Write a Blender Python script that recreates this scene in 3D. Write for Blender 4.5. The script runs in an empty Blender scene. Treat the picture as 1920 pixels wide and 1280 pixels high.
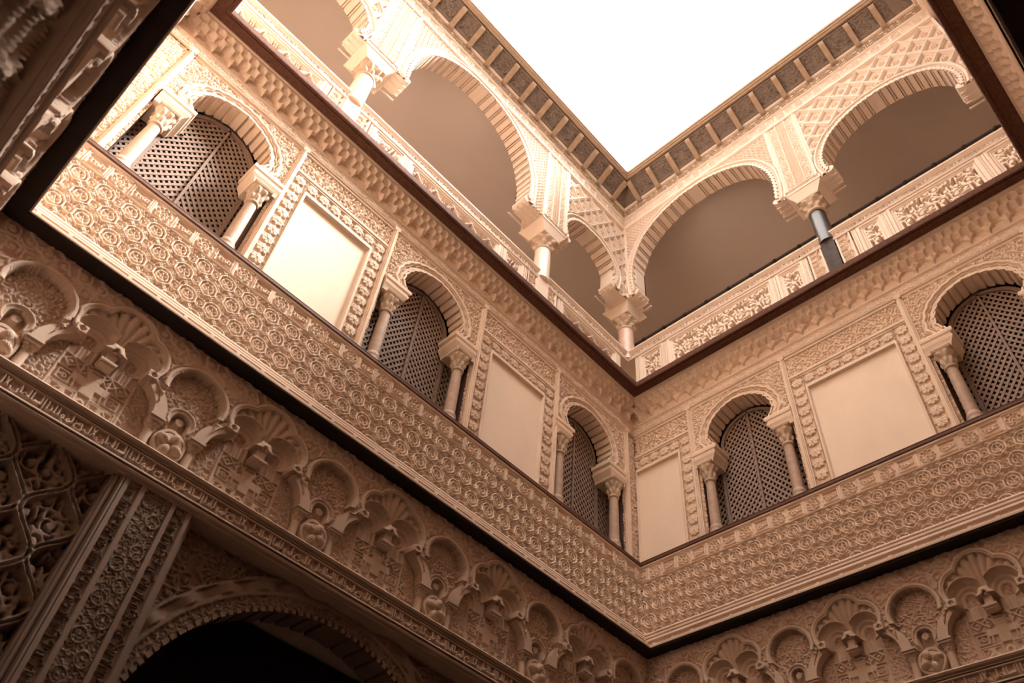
import bpy, math, random
import numpy as np
from mathutils import Matrix, Vector
PI = math.pi
SC = bpy.context.scene
COL = SC.collection
LA, LB = 5.571, 4.285            # courtyard between the outer lips of the carved friezes

# ---------------------------------------------------------------- camera, sky, sun, exposure
cam = bpy.data.cameras.new('camera'); camo = bpy.data.objects.new('camera', cam); COL.objects.link(camo)
R3 = [[0.6825437903600128, -0.7262023590142044, 0.08224419738263675],
      [0.5917270169605934, 0.4830626049870458, -0.6453755937913499],
      [0.4289441824288932, 0.4891632175716607, 0.7594249369984576]]
M = Matrix.Identity(4)
for i in range(3):
    M[i][0] = R3[0][i]; M[i][1] = -R3[1][i]; M[i][2] = -R3[2][i]
M[0][3], M[1][3], M[2][3] = -5.24967, -3.73260, 1.6
camo.matrix_world = M
cam.sensor_width = 36; cam.lens = 1512.33 / 1920 * 36; cam.clip_start = 0.05
cam.dof.use_dof = True; cam.dof.focus_distance = 8.0; cam.dof.aperture_fstop = 2.4
SC.camera = camo
world = bpy.data.worlds.new('sky'); SC.world = world; world.use_nodes = True
bg = world.node_tree.nodes['Background']
bg.inputs[0].default_value = (1.0, 0.945, 0.90, 1)
wt = world.node_tree; wg = wt.nodes.new('ShaderNodeTexCoord'); wx = wt.nodes.new('ShaderNodeSeparateXYZ'); wm = wt.nodes.new('ShaderNodeMapRange')   # overcast sky: brightest overhead
wt.links.new(wg.outputs['Generated'], wx.inputs[0]); wt.links.new(wx.outputs['Z'], wm.inputs[0]); wm.inputs[1].default_value = 0.35; wm.inputs[2].default_value = 1.0
wm.inputs[3].default_value = 1.1; wm.inputs[4].default_value = 6.7; wt.links.new(wm.outputs[0], bg.inputs[1])
sun = bpy.data.lights.new('sun', 'SUN'); sun.energy = 27.0; sun.angle = math.radians(25); sun.color = (1.0, 0.94, 0.88)
suno = bpy.data.objects.new('sun', sun); COL.objects.link(suno)
suno.rotation_euler = Vector((0.70, -0.44, 1.0)).to_track_quat('Z', 'Y').to_euler()
suno.location = (4, -3, 20)
SC.view_settings.view_transform = 'Standard'; SC.view_settings.look = 'None'
SC.view_settings.gamma = 1; SC.view_settings.use_curve_mapping = False
SC.view_settings.exposure = 0.47
SC.cycles.max_bounces = 8; SC.cycles.diffuse_bounces = 5; SC.cycles.glossy_bounces = 2
SC.cycles.transmission_bounces = 2; SC.cycles.transparent_max_bounces = 4
SC.cycles.use_adaptive_sampling = True; SC.cycles.adaptive_threshold = 0.03
SC.cycles.caustics_reflective = False; SC.cycles.caustics_refractive = False

# ---------------------------------------------------------------- materials
def mat(name, col, rough=0.85, var=0.12, scale=6.0, bump=0.0, bscale=120.0, ground=None, col2=None, spec=0.25, stretch=(1, 1, 1)):
    m = bpy.data.materials.new(name); m.use_nodes = True; nt = m.node_tree; N = nt.nodes; L = nt.links
    b = N['Principled BSDF']; b.inputs['Roughness'].default_value = rough; b.inputs['Specular IOR Level'].default_value = spec
    tc = N.new('ShaderNodeNewGeometry'); mp = N.new('ShaderNodeMapping'); mp.inputs['Scale'].default_value = stretch
    L.new(tc.outputs['Position'], mp.inputs['Vector'])
    n1 = N.new('ShaderNodeTexNoise'); n1.inputs['Scale'].default_value = scale; n1.inputs['Detail'].default_value = 6; n1.inputs['Roughness'].default_value = 0.65
    L.new(mp.outputs[0], n1.inputs['Vector'])
    cr = N.new('ShaderNodeValToRGB'); cr.color_ramp.elements[0].position = 0.3; cr.color_ramp.elements[1].position = 0.7
    c2 = col2 or tuple(c * (1 - var) for c in col)
    cr.color_ramp.elements[0].color = (*c2, 1); cr.color_ramp.elements[1].color = (*col, 1)
    L.new(n1.outputs['Fac'], cr.inputs[0]); out = cr.outputs[0]
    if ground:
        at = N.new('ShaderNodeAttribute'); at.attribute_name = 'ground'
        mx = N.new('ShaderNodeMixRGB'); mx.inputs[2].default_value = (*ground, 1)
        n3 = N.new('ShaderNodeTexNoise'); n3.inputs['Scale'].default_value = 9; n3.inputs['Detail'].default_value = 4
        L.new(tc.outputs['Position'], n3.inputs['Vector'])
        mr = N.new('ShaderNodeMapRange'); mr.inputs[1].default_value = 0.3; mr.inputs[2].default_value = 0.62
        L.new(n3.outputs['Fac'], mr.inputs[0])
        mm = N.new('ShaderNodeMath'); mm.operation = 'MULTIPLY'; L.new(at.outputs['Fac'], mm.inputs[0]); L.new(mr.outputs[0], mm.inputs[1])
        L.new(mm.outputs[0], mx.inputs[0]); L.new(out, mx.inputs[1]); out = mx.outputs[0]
    L.new(out, b.inputs['Base Color'])
    if bump:
        n2 = N.new('ShaderNodeTexNoise'); n2.inputs['Scale'].default_value = bscale; n2.inputs['Detail'].default_value = 3
        L.new(mp.outputs[0], n2.inputs['Vector'])
        bp = N.new('ShaderNodeBump'); bp.inputs['Strength'].default_value = bump; bp.inputs['Distance'].default_value = 0.004
        L.new(n2.outputs['Fac'], bp.inputs['Height']); L.new(bp.outputs[0], b.inputs['Normal'])
    return m
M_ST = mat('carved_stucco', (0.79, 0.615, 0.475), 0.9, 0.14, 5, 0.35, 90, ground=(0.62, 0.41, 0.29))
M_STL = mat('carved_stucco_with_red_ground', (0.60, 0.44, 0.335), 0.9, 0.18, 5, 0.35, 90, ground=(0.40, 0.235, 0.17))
M_STU = mat('pale_carved_stucco', (0.80, 0.65, 0.53), 0.9, 0.08, 6, 0.3, 90, ground=(0.66, 0.47, 0.35))
M_PL = mat('plain_plaster', (0.84, 0.675, 0.53), 0.85, 0.09, 3.0, 0.15, 30, stretch=(1, 1, 0.6))
M_WALL = mat('wall_plaster', (0.78, 0.63, 0.50), 0.9, 0.1, 3)
M_CEIL = mat('taupe_ceiling_paint', (0.62, 0.545, 0.50), 0.9, 0.04, 2)
M_WOOD = mat('dark_beam_wood', (0.15, 0.066, 0.042), 0.9, 0.5, 30, 0.8, 140, stretch=(1, 1, 1))
M_LEDGE = mat('worn_brown_ledge', (0.16, 0.075, 0.05), 0.7, 0.4, 20, 0.6, 60)
M_LAT = mat('lattice_wood', (0.33, 0.235, 0.185), 0.75, 0.2, 12, 0.3, 80)
M_LATD = mat('lattice_frame_wood', (0.30, 0.21, 0.165), 0.75, 0.2, 12, 0.3, 80)
M_BR = mat('bracket_timber', (0.44, 0.31, 0.21), 0.8, 0.25, 14, 0.4, 70)
M_COF = mat('grey_brown_coffer_timber', (0.25, 0.19, 0.15), 0.8, 0.3, 14, 0.5, 90, ground=(0.12, 0.09, 0.075))
M_MW = mat('white_marble', (0.80, 0.66, 0.55), 0.35, 0.06, 3, spec=0.5)
M_MP = mat('pink_marble', (0.62, 0.40, 0.30), 0.35, 0.3, 9, col2=(0.72, 0.53, 0.43), spec=0.5)
M_MB = mat('black_marble', (0.035, 0.032, 0.034), 0.35, 0.3, 12, col2=(0.075, 0.062, 0.06), spec=0.6)
M_MBP = mat('weathered_black_marble', (0.045, 0.034, 0.028), 0.75, 0.3, 12, col2=(0.10, 0.08, 0.07), spec=0.15)
M_GRD = mat('shade_darkened_ground_storey_stucco', (0.31, 0.22, 0.17), 0.9, 0.2, 5, 0.35, 90, ground=(0.20, 0.11, 0.085))  # stucco colour darkened to paint in the shade of the lower storey
M_COLN = mat('brown_stone_colonnette', (0.50, 0.35, 0.26), 0.6, 0.25, 16, 0.2, 60)
M_CAP = mat('carved_capital_stone', (0.60, 0.45, 0.33), 0.85, 0.3, 25, 0.4, 90)
M_JAMB = mat('rough_dark_jamb_stone', (0.16, 0.10, 0.085), 0.6, 0.6, 30, 0.9, 50, stretch=(1, 1, 0.25))
M_VOID = mat('unlit_interior', (0.035, 0.022, 0.018), 0.95, 0.2, 4)  # near-black colour stands in for the shade of unlit rooms
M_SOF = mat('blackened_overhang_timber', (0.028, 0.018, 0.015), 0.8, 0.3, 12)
M_ARC = mat('arcade_shade_wall', (0.16, 0.11, 0.085), 0.9, 0.2, 4)  # solid wall coloured dark in place of the shade inside open arcades
M_FLOOR = mat('courtyard_paving', (0.20, 0.145, 0.115), 0.5, 0.15, 2)
M_IRON = mat('dark_metal_rail', (0.04, 0.028, 0.024), 0.95, 0.2, 10, spec=0.05)
def glass_mat():
    m = bpy.data.materials.new('skylight_glazing'); m.use_nodes = True; nt = m.node_tree; N = nt.nodes; L = nt.links
    N.remove(N['Principled BSDF']); out = N['Material Output']
    tr = N.new('ShaderNodeBsdfTransparent'); di = N.new('ShaderNodeBsdfTranslucent'); di.inputs[0].default_value = (.75, .66, .6, 1)
    g = N.new('ShaderNodeNewGeometry'); mp = N.new('ShaderNodeMapping'); mp.inputs['Scale'].default_value = (1.2, 9, 1); mp.inputs['Rotation'].default_value = (0, 0, .1)
    L.new(g.outputs['Position'], mp.inputs[0]); n = N.new('ShaderNodeTexNoise'); n.inputs['Scale'].default_value = 2.2; n.inputs['Detail'].default_value = 5
    L.new(mp.outputs[0], n.inputs['Vector']); mr = N.new('ShaderNodeMapRange'); mr.inputs[1].default_value = .62; mr.inputs[2].default_value = .8; mr.inputs[3].default_value = .02; mr.inputs[4].default_value = .5
    L.new(n.outputs['Fac'], mr.inputs[0]); mx = N.new('ShaderNodeMixShader'); L.new(mr.outputs[0], mx.inputs[0]); L.new(tr.outputs[0], mx.inputs[1]); L.new(di.outputs[0], mx.inputs[2])
    L.new(mx.outputs[0], out.inputs['Surface']); return m
M_GL = glass_mat()

# ---------------------------------------------------------------- walls and their frames
# every wall: u = distance along it from its first corner, p = projection into the court, z = height
ROT = {'A': PI, 'B': PI / 2, 'C': 0.0, 'D': -PI / 2}
SG = {'A': 1, 'B': -1, 'C': -1, 'D': 1}
LEN = {'A': LA, 'B': LB, 'C': LA, 'D': LB}
SIDE = {'A': 'left wall', 'B': 'right wall', 'C': 'far right wall', 'D': 'near left wall'}
def wp(w, u, p, z):
    return {'A': (-u, -p, z), 'B': (-p, -u, z), 'C': (-u, -LB + p, z), 'D': (-LA + p, -u, z)}[w]
def tag(o, label=None, cat=None, group=None, kind=None):
    for k, v in (('label', label), ('category', cat), ('group', group), ('kind', kind)):
        if v: o[k] = v
    return o
def thing(name, w, u, p, z, label, cat, group=None):
    o = bpy.data.objects.new(name, None); COL.objects.link(o); o.empty_display_size = .1
    o.location = wp(w, u, p, z); o.rotation_euler = (0, 0, ROT[w]); o['ref'] = [u, p, z]
    return tag(o, label, cat, group)
ORD = ['first', 'second', 'third', 'fourth', 'fifth', 'sixth', 'seventh', 'eighth', 'ninth', 'tenth', 'eleventh', 'twelfth', 'thirteenth', 'fourteenth', 'fifteenth', 'sixteenth']

class MB:
    """collects geometry in wall coordinates (u, p, z)"""
    def __init__(s): s.v = []; s.f = []; s.n = 0; s.sm = []
    def add(s, v, f, smooth=False):
        v = np.asarray(v, float).reshape(-1, 3); s.v.append(v); s.f += [tuple(int(i) + s.n for i in q) for q in f]; s.sm += [smooth] * len(f); s.n += len(v)
    def box(s, u0, u1, p0, p1, z0, z1):
        v = [(u, p, z) for z in (z0, z1) for p in (p0, p1) for u in (u0, u1)]
        s.add(v, [(0, 2, 3, 1), (4, 5, 7, 6), (0, 1, 5, 4), (2, 6, 7, 3), (0, 4, 6, 2), (1, 3, 7, 5)])
    def prof(s, pts, u0, u1, L=None, close=True):
        """extrude a (p,z) profile along u; L: mitre against both corners of a wall of that length"""
        n = len(pts)
        a = [((p if L is not None and u0 is None else u0), p, z) for p, z in pts]
        b = [((L - p if L is not None and u1 is None else u1), p, z) for p, z in pts]
        m = n if close else n - 1
        s.add(a + b, [(i, (i + 1) % n, (i + 1) % n + n, i + n) for i in range(m)])
        if close and u0 is not None and n > 2: s.add(a, [tuple(range(n))])
        if close and u1 is not None and n > 2: s.add(b, [tuple(range(n))])
    def loft(s, rings, cap=True, smooth=True):
        n = len(rings[0]); v = [q for r in rings for q in r]
        f = [(k * n + i, k * n + (i + 1) % n, (k + 1) * n + (i + 1) % n, (k + 1) * n + i) for k in range(len(rings) - 1) for i in range(n)]
        s.add(v, f, smooth)
        if cap: s.add(rings[0], [tuple(range(n))]); s.add(rings[-1], [tuple(range(n))])
    def lathe(s, cu, cp, prof, n=24, lobes=0, amp=0):
        rr = []
        for z, r in prof:
            rr.append([(cu + (r + amp * r * math.cos(lobes * t)) * math.cos(t), cp + (r + amp * r * math.cos(lobes * t)) * math.sin(t), z) for t in [2 * PI * i / n for i in range(n)]])
        s.loft(rr)
    def sq(s, cu, cp, prof):
        """square stack: (z, halfwidth)"""
        s.loft([[(cu - h, cp - h, z), (cu + h, cp - h, z), (cu + h, cp + h, z), (cu - h, cp + h, z)] for z, h in prof], smooth=False)
    def build(s, name, w, ref, material, parent=None, label=None):
        me = bpy.data.meshes.new(name)
        v = np.concatenate(s.v) if s.v else np.zeros((0, 3)); v = v - np.array(ref)
        if SG[w] < 0: v[:, 0] *= -1
        me.from_pydata(v.tolist(), [], s.f); me.polygons.foreach_set('use_smooth', s.sm)
        me.materials.append(material); me.update()
        import bmesh
        bm = bmesh.new(); bm.from_mesh(me); bmesh.ops.recalc_face_normals(bm, faces=bm.faces); bm.to_mesh(me); bm.free()
        return link(name, me, w, ref, parent, label)
def link(name, me, w, ref, parent=None, label=None):
    o = bpy.data.objects.new(name, me); COL.objects.link(o)
    if parent is None:
        o.location = wp(w, *ref); o.rotation_euler = (0, 0, ROT[w])
    else:
        o.parent = parent
    if label: o['label'] = label
    return o
def ref_of(t): return tuple(t['ref'])

def grid_obj(name, w, ref, U, Z, P, cells, material, parent=None, label=None, ground=None, smooth=True):
    """height-field relief: vertices (U,P,Z), quads where cells is True"""
    nz, nu = U.shape
    idx = np.arange(nz * nu).reshape(nz, nu)
    q = np.stack([idx[:-1, :-1], idx[:-1, 1:], idx[1:, 1:], idx[1:, :-1]], -1)[cells]
    if SG[w] < 0: q = q[:, ::-1]
    q = q[:, ::-1] if False else q
    used = np.unique(q); remap = np.full(nz * nu, -1); remap[used] = np.arange(len(used)); q = remap[q]
    v = np.stack([U.ravel()[used] - ref[0], P.ravel()[used] - ref[1], Z.ravel()[used] - ref[2]], 1)
    if SG[w] < 0: v[:, 0] *= -1
    me = bpy.data.meshes.new(name); me.vertices.add(len(v)); me.vertices.foreach_set('co', v.astype(np.float32).ravel())
    me.loops.add(q.size); me.loops.foreach_set('vertex_index', q.astype(np.int32).ravel())
    me.polygons.add(len(q)); me.polygons.foreach_set('loop_start', np.arange(0, q.size, 4, dtype=np.int32))
    me.update(calc_edges=True)
    me.polygons.foreach_set('use_smooth', np.full(len(q), smooth))
    if ground is not None:
        a = me.attributes.new('ground', 'FLOAT', 'POINT'); a.data.foreach_set('value', ground.ravel()[used].astype(np.float32))
    me.materials.append(material)
    return link(name, me, w, ref, parent, label)

# ---------------------------------------------------------------- relief rasters
def seg_d(U, Z, pts, closed=False):
    pts = list(pts); 
    if closed: pts = pts + [pts[0]]
    d = np.full(U.shape, 1e9)
    for (ax, az), (bx, bz) in zip(pts[:-1], pts[1:]):
        vx, vz = bx - ax, bz - az; L2 = vx * vx + vz * vz + 1e-12
        t = np.clip(((U - ax) * vx + (Z - az) * vz) / L2, 0, 1)
        d = np.minimum(d, (U - ax - t * vx) ** 2 + (Z - az - t * vz) ** 2)
    return np.sqrt(d)
def inside(U, Z, poly):
    c = np.zeros(U.shape, bool); n = len(poly)
    for i in range(n):
        (x1, z1), (x2, z2) = poly[i], poly[(i + 1) % n]
        if z1 == z2: continue
        k = ((z1 > Z) != (z2 > Z)) & (U < (x2 - x1) * (Z - z1) / (z2 - z1) + x1); c ^= k
    return c
def arc(cx, cz, r, a0, a1, n=10, rz=None):
    rz = rz or r
    return [(cx + r * math.cos(math.radians(a0 + (a1 - a0) * i / n)), cz + rz * math.sin(math.radians(a0 + (a1 - a0) * i / n))) for i in range(n + 1)]
def spiral(cx, cz, r0, r1, a0, deg, n=16):
    return [(cx + (r0 + (r1 - r0) * i / n) * math.cos(math.radians(a0 + deg * i / n)), cz + (r0 + (r1 - r0) * i / n) * math.sin(math.radians(a0 + deg * i / n))) for i in range(n + 1)]
class Tile:
    """periodic relief pattern"""
    def __init__(s, tu, tz, st):
        s.nu, s.nz = max(4, round(tu / st)), max(4, round(tz / st)); s.tu, s.tz = tu, tz
        s.U, s.Z = np.meshgrid((np.arange(s.nu) + .5) * tu / s.nu, (np.arange(s.nz) + .5) * tz / s.nz); s.H = np.zeros(s.U.shape)
    def ink(s, pts, w, h=1.0, closed=False, cut=False, hard=1.6, wrapz=True):
        xs = [p[0] for p in pts]; zs = [p[1] for p in pts]
        for du in (-s.tu, 0, s.tu):
            if max(xs) + du < -w or min(xs) + du > s.tu + w: continue
            for dz in ((-s.tz, 0, s.tz) if wrapz else (0,)):
                if max(zs) + dz < -w or min(zs) + dz > s.tz + w: continue
                i0 = max(0, int((min(xs) + du - w) / s.tu * s.nu) - 1); i1 = min(s.nu, int((max(xs) + du + w) / s.tu * s.nu) + 2)
                j0 = max(0, int((min(zs) + dz - w) / s.tz * s.nz) - 1); j1 = min(s.nz, int((max(zs) + dz + w) / s.tz * s.nz) + 2)
                if i1 <= i0 or j1 <= j0: continue
                d = seg_d(s.U[j0:j1, i0:i1], s.Z[j0:j1, i0:i1], [(x + du, z + dz) for x, z in pts], closed)
                v = h * np.clip((1 - d / w) * hard, 0, 1)
                s.H[j0:j1, i0:i1] = (s.H[j0:j1, i0:i1] - v) if cut else np.maximum(s.H[j0:j1, i0:i1], v)
    def dot(s, x, z, r, h=1.0, **k): s.ink([(x, z), (x + 1e-4, z)], r, h, hard=2.2, **k)
    def at(s, U, Z, u0=0, z0=0, su=1, sz=1):
        i = np.mod((U - u0) / su / s.tu, 1) * s.nu - .5; j = np.mod((Z - z0) / sz / s.tz, 1) * s.nz - .5
        i0 = np.floor(i).astype(int); j0 = np.floor(j).astype(int); a = i - i0; b = j - j0
        g = lambda jj, ii: s.H[np.mod(jj, s.nz), np.mod(ii, s.nu)]
        return (g(j0, i0) * (1 - a) + g(j0, i0 + 1) * a) * (1 - b) + (g(j0 + 1, i0) * (1 - a) + g(j0 + 1, i0 + 1) * a) * b

def t_arab(tu=.40, tz=.40, cell=.1, wd=.009, seed=3, st=.003):
    """scrolling leaf stems"""
    t = Tile(tu, tz, st); rnd = random.Random(seed); nx, nz = round(tu / cell), round(tz / cell); C = {}
    for j in range(nz):
        for i in range(nx):
            C[i, j] = ((i + .5 + (.25 if j % 2 else -.25) + rnd.uniform(-.12, .12)) * cell, (j + .5 + rnd.uniform(-.12, .12)) * cell, rnd.choice((-1, 1)), rnd.uniform(0, 360))
    for (i, j), (x, z, s, a) in C.items():
        t.ink(spiral(x, z, cell * .47, cell * .10, a, s * 430), wd * .8, .9)
        t.dot(x, z, wd * 1.7, 1)
        for k in range(3):
            b = a + s * (60 + k * 95) ; r0 = cell * (.45 - .06 * k); bx, bz = x + r0 * math.cos(math.radians(b)), z + r0 * math.sin(math.radians(b))
            c = b + s * 55; lx, lz = bx + cell * .3 * math.cos(math.radians(c)), bz + cell * .3 * math.sin(math.radians(c))
            t.ink([(bx, bz), ((bx + lx) / 2 + cell * .04, (bz + lz) / 2), (lx, lz)], wd * 1.25, .8)
    return t
def t_frieze():
    """staggered rosettes in pointed hexagon frames with interlaced straps"""
    A, B = .187, .317; t = Tile(A, B, .0028)
    for (x, z) in ((A * .5, B * .25), (0, B * .75)):
        t.ink([(x, z - .076), (x + .034, z - .057), (x + .062, z - .030), (x + .059, z + .028), (x + .034, z + .056), (x, z + .068), (x - .034, z + .056), (x - .059, z + .028), (x - .062, z - .030), (x - .034, z - .057)], .0085, 1, closed=True, hard=2.2)
        t.ink(arc(x, z, .040, 0, 360, 20), .0075, .9, hard=2.2)
        for k in range(5):
            a = math.radians(90 + 72 * k); t.ink([(x + .010 * math.cos(a), z + .010 * math.sin(a)), (x + .028 * math.cos(a), z + .028 * math.sin(a))], .0085, .75)
        for s in (-1, 1):
            t.ink(arc(x + s * A / 2, z - .004, .017, 20, 340, 12), .0075, .85); 
            cx, cz = x + s * A / 4, z + B / 4
            for d in (-.0095, .0095):
                t.ink([(cx - .030, cz - .030 + d), (cx + .030, cz + .030 + d)], .0055, .95); t.ink([(cx - .030, cz + .030 + d), (cx + .030, cz - .030 + d)], .0055, .95)
        t.ink([(x - .062, z - .030), (x - A / 2, z - .042), (x - A + .062, z - .030)], .0095, .9)
        t.ink([(x - .059, z + .028), (x - A / 2, z + .040), (x - A + .059, z + .028)], .0075, .85)
    return t
def t_cart():
    """medallion, square label and bars"""
    t = Tile(.33, .17, .0028); c = .085
    for k in range(8):
        a = 45 * k; t.ink(arc(.075 + .040 * math.cos(math.radians(a)), c + .040 * math.sin(math.radians(a)), .020, a - 100, a + 100, 6), .005, 1, wrapz=False)
    t.ink(arc(.075, c, .028, 0, 360, 12), .005, .8); t.dot(.075, c, .013, .9)
    for x in (.150, .163, .325): t.ink([(x, .02), (x, .15)], .0042, 1, wrapz=False)
    t.ink([(.178, .03), (.31, .03), (.31, .14), (.178, .14)], .0045, 1, closed=True, wrapz=False)
    for i in range(5):
        t.ink(spiral(.195 + i * .024, c, .026, .006, 80 * i, 300), .0052, .75, wrapz=False)
    t.ink([(.01, .012), (.14, .012)], .006, .9, wrapz=False); t.ink([(.01, .158), (.14, .158)], .006, .9, wrapz=False)
    return t
def t_star(s=.128):
    t = Tile(s, s, .0025); c = s / 2; pts = []
    for k in range(16):
        r = s * (.44 if k % 2 == 0 else .34); a = PI / 8 * k; pts.append((c + r * math.cos(a), c + r * math.sin(a)))
    ins = inside(t.U, t.Z, pts); d = seg_d(t.U, t.Z, pts, True); t.H = np.where(ins, np.clip(d / .006, 0, 1) * .75, 0)
    t.ink(pts, .004, 1, closed=True)
    for k in range(6):
        a = PI / 3 * k; t.ink([(c + .012 * math.cos(a), c + .012 * math.sin(a)), (c + s * .27 * math.cos(a), c + s * .27 * math.sin(a))], .0055, 1)
        a += PI / 6; t.dot(c + s * .24 * math.cos(a), c + s * .24 * math.sin(a), .006, 0.3)
    t.dot(c, c, .011, 1.2); return t
def t_herring():
    t = Tile(.02, .016, .002); t.ink([(.002, .002), (.01, .012), (.018, .002)], .0035, 1); return t
def t_net(s=.055):
    """fine net with a rosette in each mesh"""
    t = Tile(s, s * 1.25, .0028)
    for a, b in (((0, 0), (s, s * 1.25)), ((0, s * 1.25), (s, 0))): t.ink([a, b], .0065, 1)
    t.dot(s / 2, 0, .012, .85); t.dot(s / 2, s * 1.25, .012, .85); return t
def t_loz(a=.28, b=.40):
    """bold lozenges with doubled ribs, each with an open flower"""
    t = Tile(a, b, .0028)
    for du, dz in ((0, 0), (a / 2, b / 2)):
        cx, cz = a / 2 + du, b / 2 + dz
        for f, h, wd in ((1, 1.5, .011), (.88, 1.3, .007), (.76, 1.05, .007)): t.ink([(cx - a / 2 * f, cz), (cx, cz + b / 2 * f), (cx + a / 2 * f, cz), (cx, cz - b / 2 * f)], wd, h, closed=True, hard=2.2)
        for k in range(6):
            g = PI / 3 * k + .5; t.dot(cx + .030 * math.cos(g), cz + .030 * math.sin(g), .0145, 1.05)
        t.dot(cx, cz, .012, 1.1)
    return t
def t_sebka(a=.30, b=.42):
    """large undulating lattice with openwork leaves"""
    t = Tile(a, b, .0045)
    for off, ph in ((0, 0), (a / 2, 180)):
        L = [(off + a * .25 * math.cos(math.radians(ph + 360 * k / 16)) , b * k / 16) for k in range(17)]
        t.ink(L, .032, 1.0, hard=1.9); t.ink(L, .008, .35, cut=True)
    for cx, cz in ((0, b / 2), (a / 2, 0), (0 + a / 2, b), (a, b / 2)):
        for s in (-1, 1):
            t.ink(spiral(cx + s * .035, cz - .02, .050, .014, 90, s * 330), .011, .62); t.ink([(cx, cz - .11), (cx + s * .012, cz), (cx, cz + .11)], .012, .6)
            t.ink(spiral(cx + s * .03, cz + .05, .035, .01, 200, -s * 300), .010, .6)
        t.dot(cx, cz + .005, .02, .7)
    return t
def t_text(tu=.62, h=.10, w=.0078):
    """cursive band: tall shafts, bowls and loops in running script"""
    t = Tile(tu, h, .0026); H = h; k = tu / 10.0
    def S(pts, ww=w, hh=1): t.ink([(x * k, z * H) for x, z in pts], ww, hh, wrapz=False, hard=2.4)
    S([(.55, .62), (.30, .72), (.12, .58), (.35, .50), (.62, .52)]); S([(.35, .50), (.10, .36), (.22, .16), (.60, .16)])
    S([(.75, .52), (.95, .42), (.92, .22), (.70, .08)]); t.dot(.85 * k, .68 * H, .006)
    S([(1.35, .93), (1.32, .40), (1.55, .30)]); S(arc(1.75, .34, .16, 0, 360, 8)); S([(1.55, .30), (2.0, .28), (2.3, .28)])
    S(arc(2.42, .40, .15, 0, 360, 8)); S([(2.5, .35), (2.45, .14), (2.15, .06)])
    S([(2.95, .93), (2.92, .34), (3.15, .28), (3.35, .30)]); S([(3.35, .93), (3.38, .32)]); S([(3.70, .55), (3.70, .30), (3.95, .28), (4.20, .30)]); t.dot(3.78 * k, .72 * H, .006)
    S([(4.22, .93), (4.20, .30)]); S([(4.62, .93), (4.60, .12)]); S([(4.95, .93), (4.93, .34), (5.1, .28)])
    for i in range(3): S([(5.15 + .22 * i, .45), (5.15 + .22 * i, .28), (5.37 + .22 * i, .28)])
    S([(5.95, .93), (5.92, .34), (6.1, .28), (6.9, .28)]); S([(6.25, .28), (6.75, .55), (7.0, .40), (6.9, .28)]); S([(6.3, .30), (6.3, .93)])
    S([(7.25, .93), (7.22, .30)]); S([(7.55, .48), (7.5, .22), (7.8, .08), (8.2, .14), (8.3, .42)]); t.dot(7.9 * k, .36 * H, .006)
    S([(8.55, .93), (8.9, .30)]); S([(8.95, .93), (8.6, .30)]); S([(9.25, .93), (9.22, .28), (9.6, .22), (9.8, .4)])
    for i in range(9): S(spiral(.9 + 1.05 * i, .66 + .1 * (i % 2), .16, .04, 60 * i, 260), w * .55, .55)
    S([(0, .02), (10, .02)], w * .5, .4); return t
T_AR = t_arab(); T_AO = t_arab(.36, .36, .12, .0155, 12, .004); T_AF = t_arab(.30, .30, .06, .0062, 8, .0026); T_AB = t_arab(.48, .48, .12, .0105, 5, .0035); T_FR = t_frieze(); T_CA = t_cart(); T_ST = t_star(); T_HE = t_herring()
T_NET = t_net(); T_LZ = t_loz(); T_SB = t_sebka(); T_TX = t_text(); T_TXS = t_text(.50, .10, .006)

def gridUZ(u0, u1, z0, z1, st):
    nu = max(2, round((u1 - u0) / st) + 1); nz = max(2, round((z1 - z0) / st) + 1)
    return np.meshgrid(np.linspace(u0, u1, nu), np.linspace(z0, z1, nz))
def cellc(X): return (X[:-1, :-1] + X[1:, 1:]) / 2
def sm(x, a, b): t = np.clip((x - a) / (b - a), 0, 1); return t * t * (3 - 2 * t)
def bump01(x, a, b, e=.004): return np.clip((x - a) / e, 0, 1) * np.clip((b - x) / e, 0, 1)

def crom(pts, n=8):
    out = []; P = [pts[0]] + list(pts) + [pts[-1]]
    for i in range(1, len(P) - 2):
        for k in range(n):
            t = k / n; q = []
            for c in (0, 1):
                a, b, d, e = P[i - 1][c], P[i][c], P[i + 1][c], P[i + 2][c]
                q.append(.5 * (2 * b + (d - a) * t + (2 * a - 5 * b + 4 * d - e) * t * t + (-a + 3 * b - 3 * d + e) * t ** 3))
            out.append(tuple(q))
    return out + [tuple(pts[-1])]
def resample(pts, n):
    P = np.array(pts); L = np.r_[0, np.cumsum(np.hypot(*np.diff(P, axis=0).T))]; t = np.linspace(0, L[-1], n + 1)
    return [(float(np.interp(a, L, P[:, 0])), float(np.interp(a, L, P[:, 1]))) for a in t]
def arch_curve(cu, half, n):
    """half profile list (dx,z) from springing to apex -> full resampled curve from low-u side over the apex"""
    L = [(cu - x, z) for x, z in half]; Rr = [(cu + x, z) for x, z in half[::-1][1:]]
    return resample(crom(L + Rr, 8), n)
def saw(curve, amp, cu, cz):
    """teeth: every voussoir leaves the curve by amp"""
    out = []
    for i in range(len(curve) - 1):
        (a, b), (c, d) = curve[i], curve[i + 1]; nx, nz = -(d - b), (c - a); l = math.hypot(nx, nz) or 1; nx /= l; nz /= l
        if nx * ((a + c) / 2 - cu) + nz * ((b + d) / 2 - cz) < 0: nx, nz = -nx, -nz
        s = 1 if i < (len(curve) - 1) / 2 else 0
        a0, a1 = (amp, 0) if s else (0, amp)
        out += [(a + nx * a0, b + nz * a0), (c + nx * a1, d + nz * a1)]
    return out
def soffit(mb, poly, p0, p1, groove=True):
    n = len(poly); v = [(u, p0, z) for u, z in poly] + [(u, p1, z) for u, z in poly]
    mb.add(v, [(i, i + 1, i + 1 + n, i + n) for i in range(n - 1)])
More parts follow.
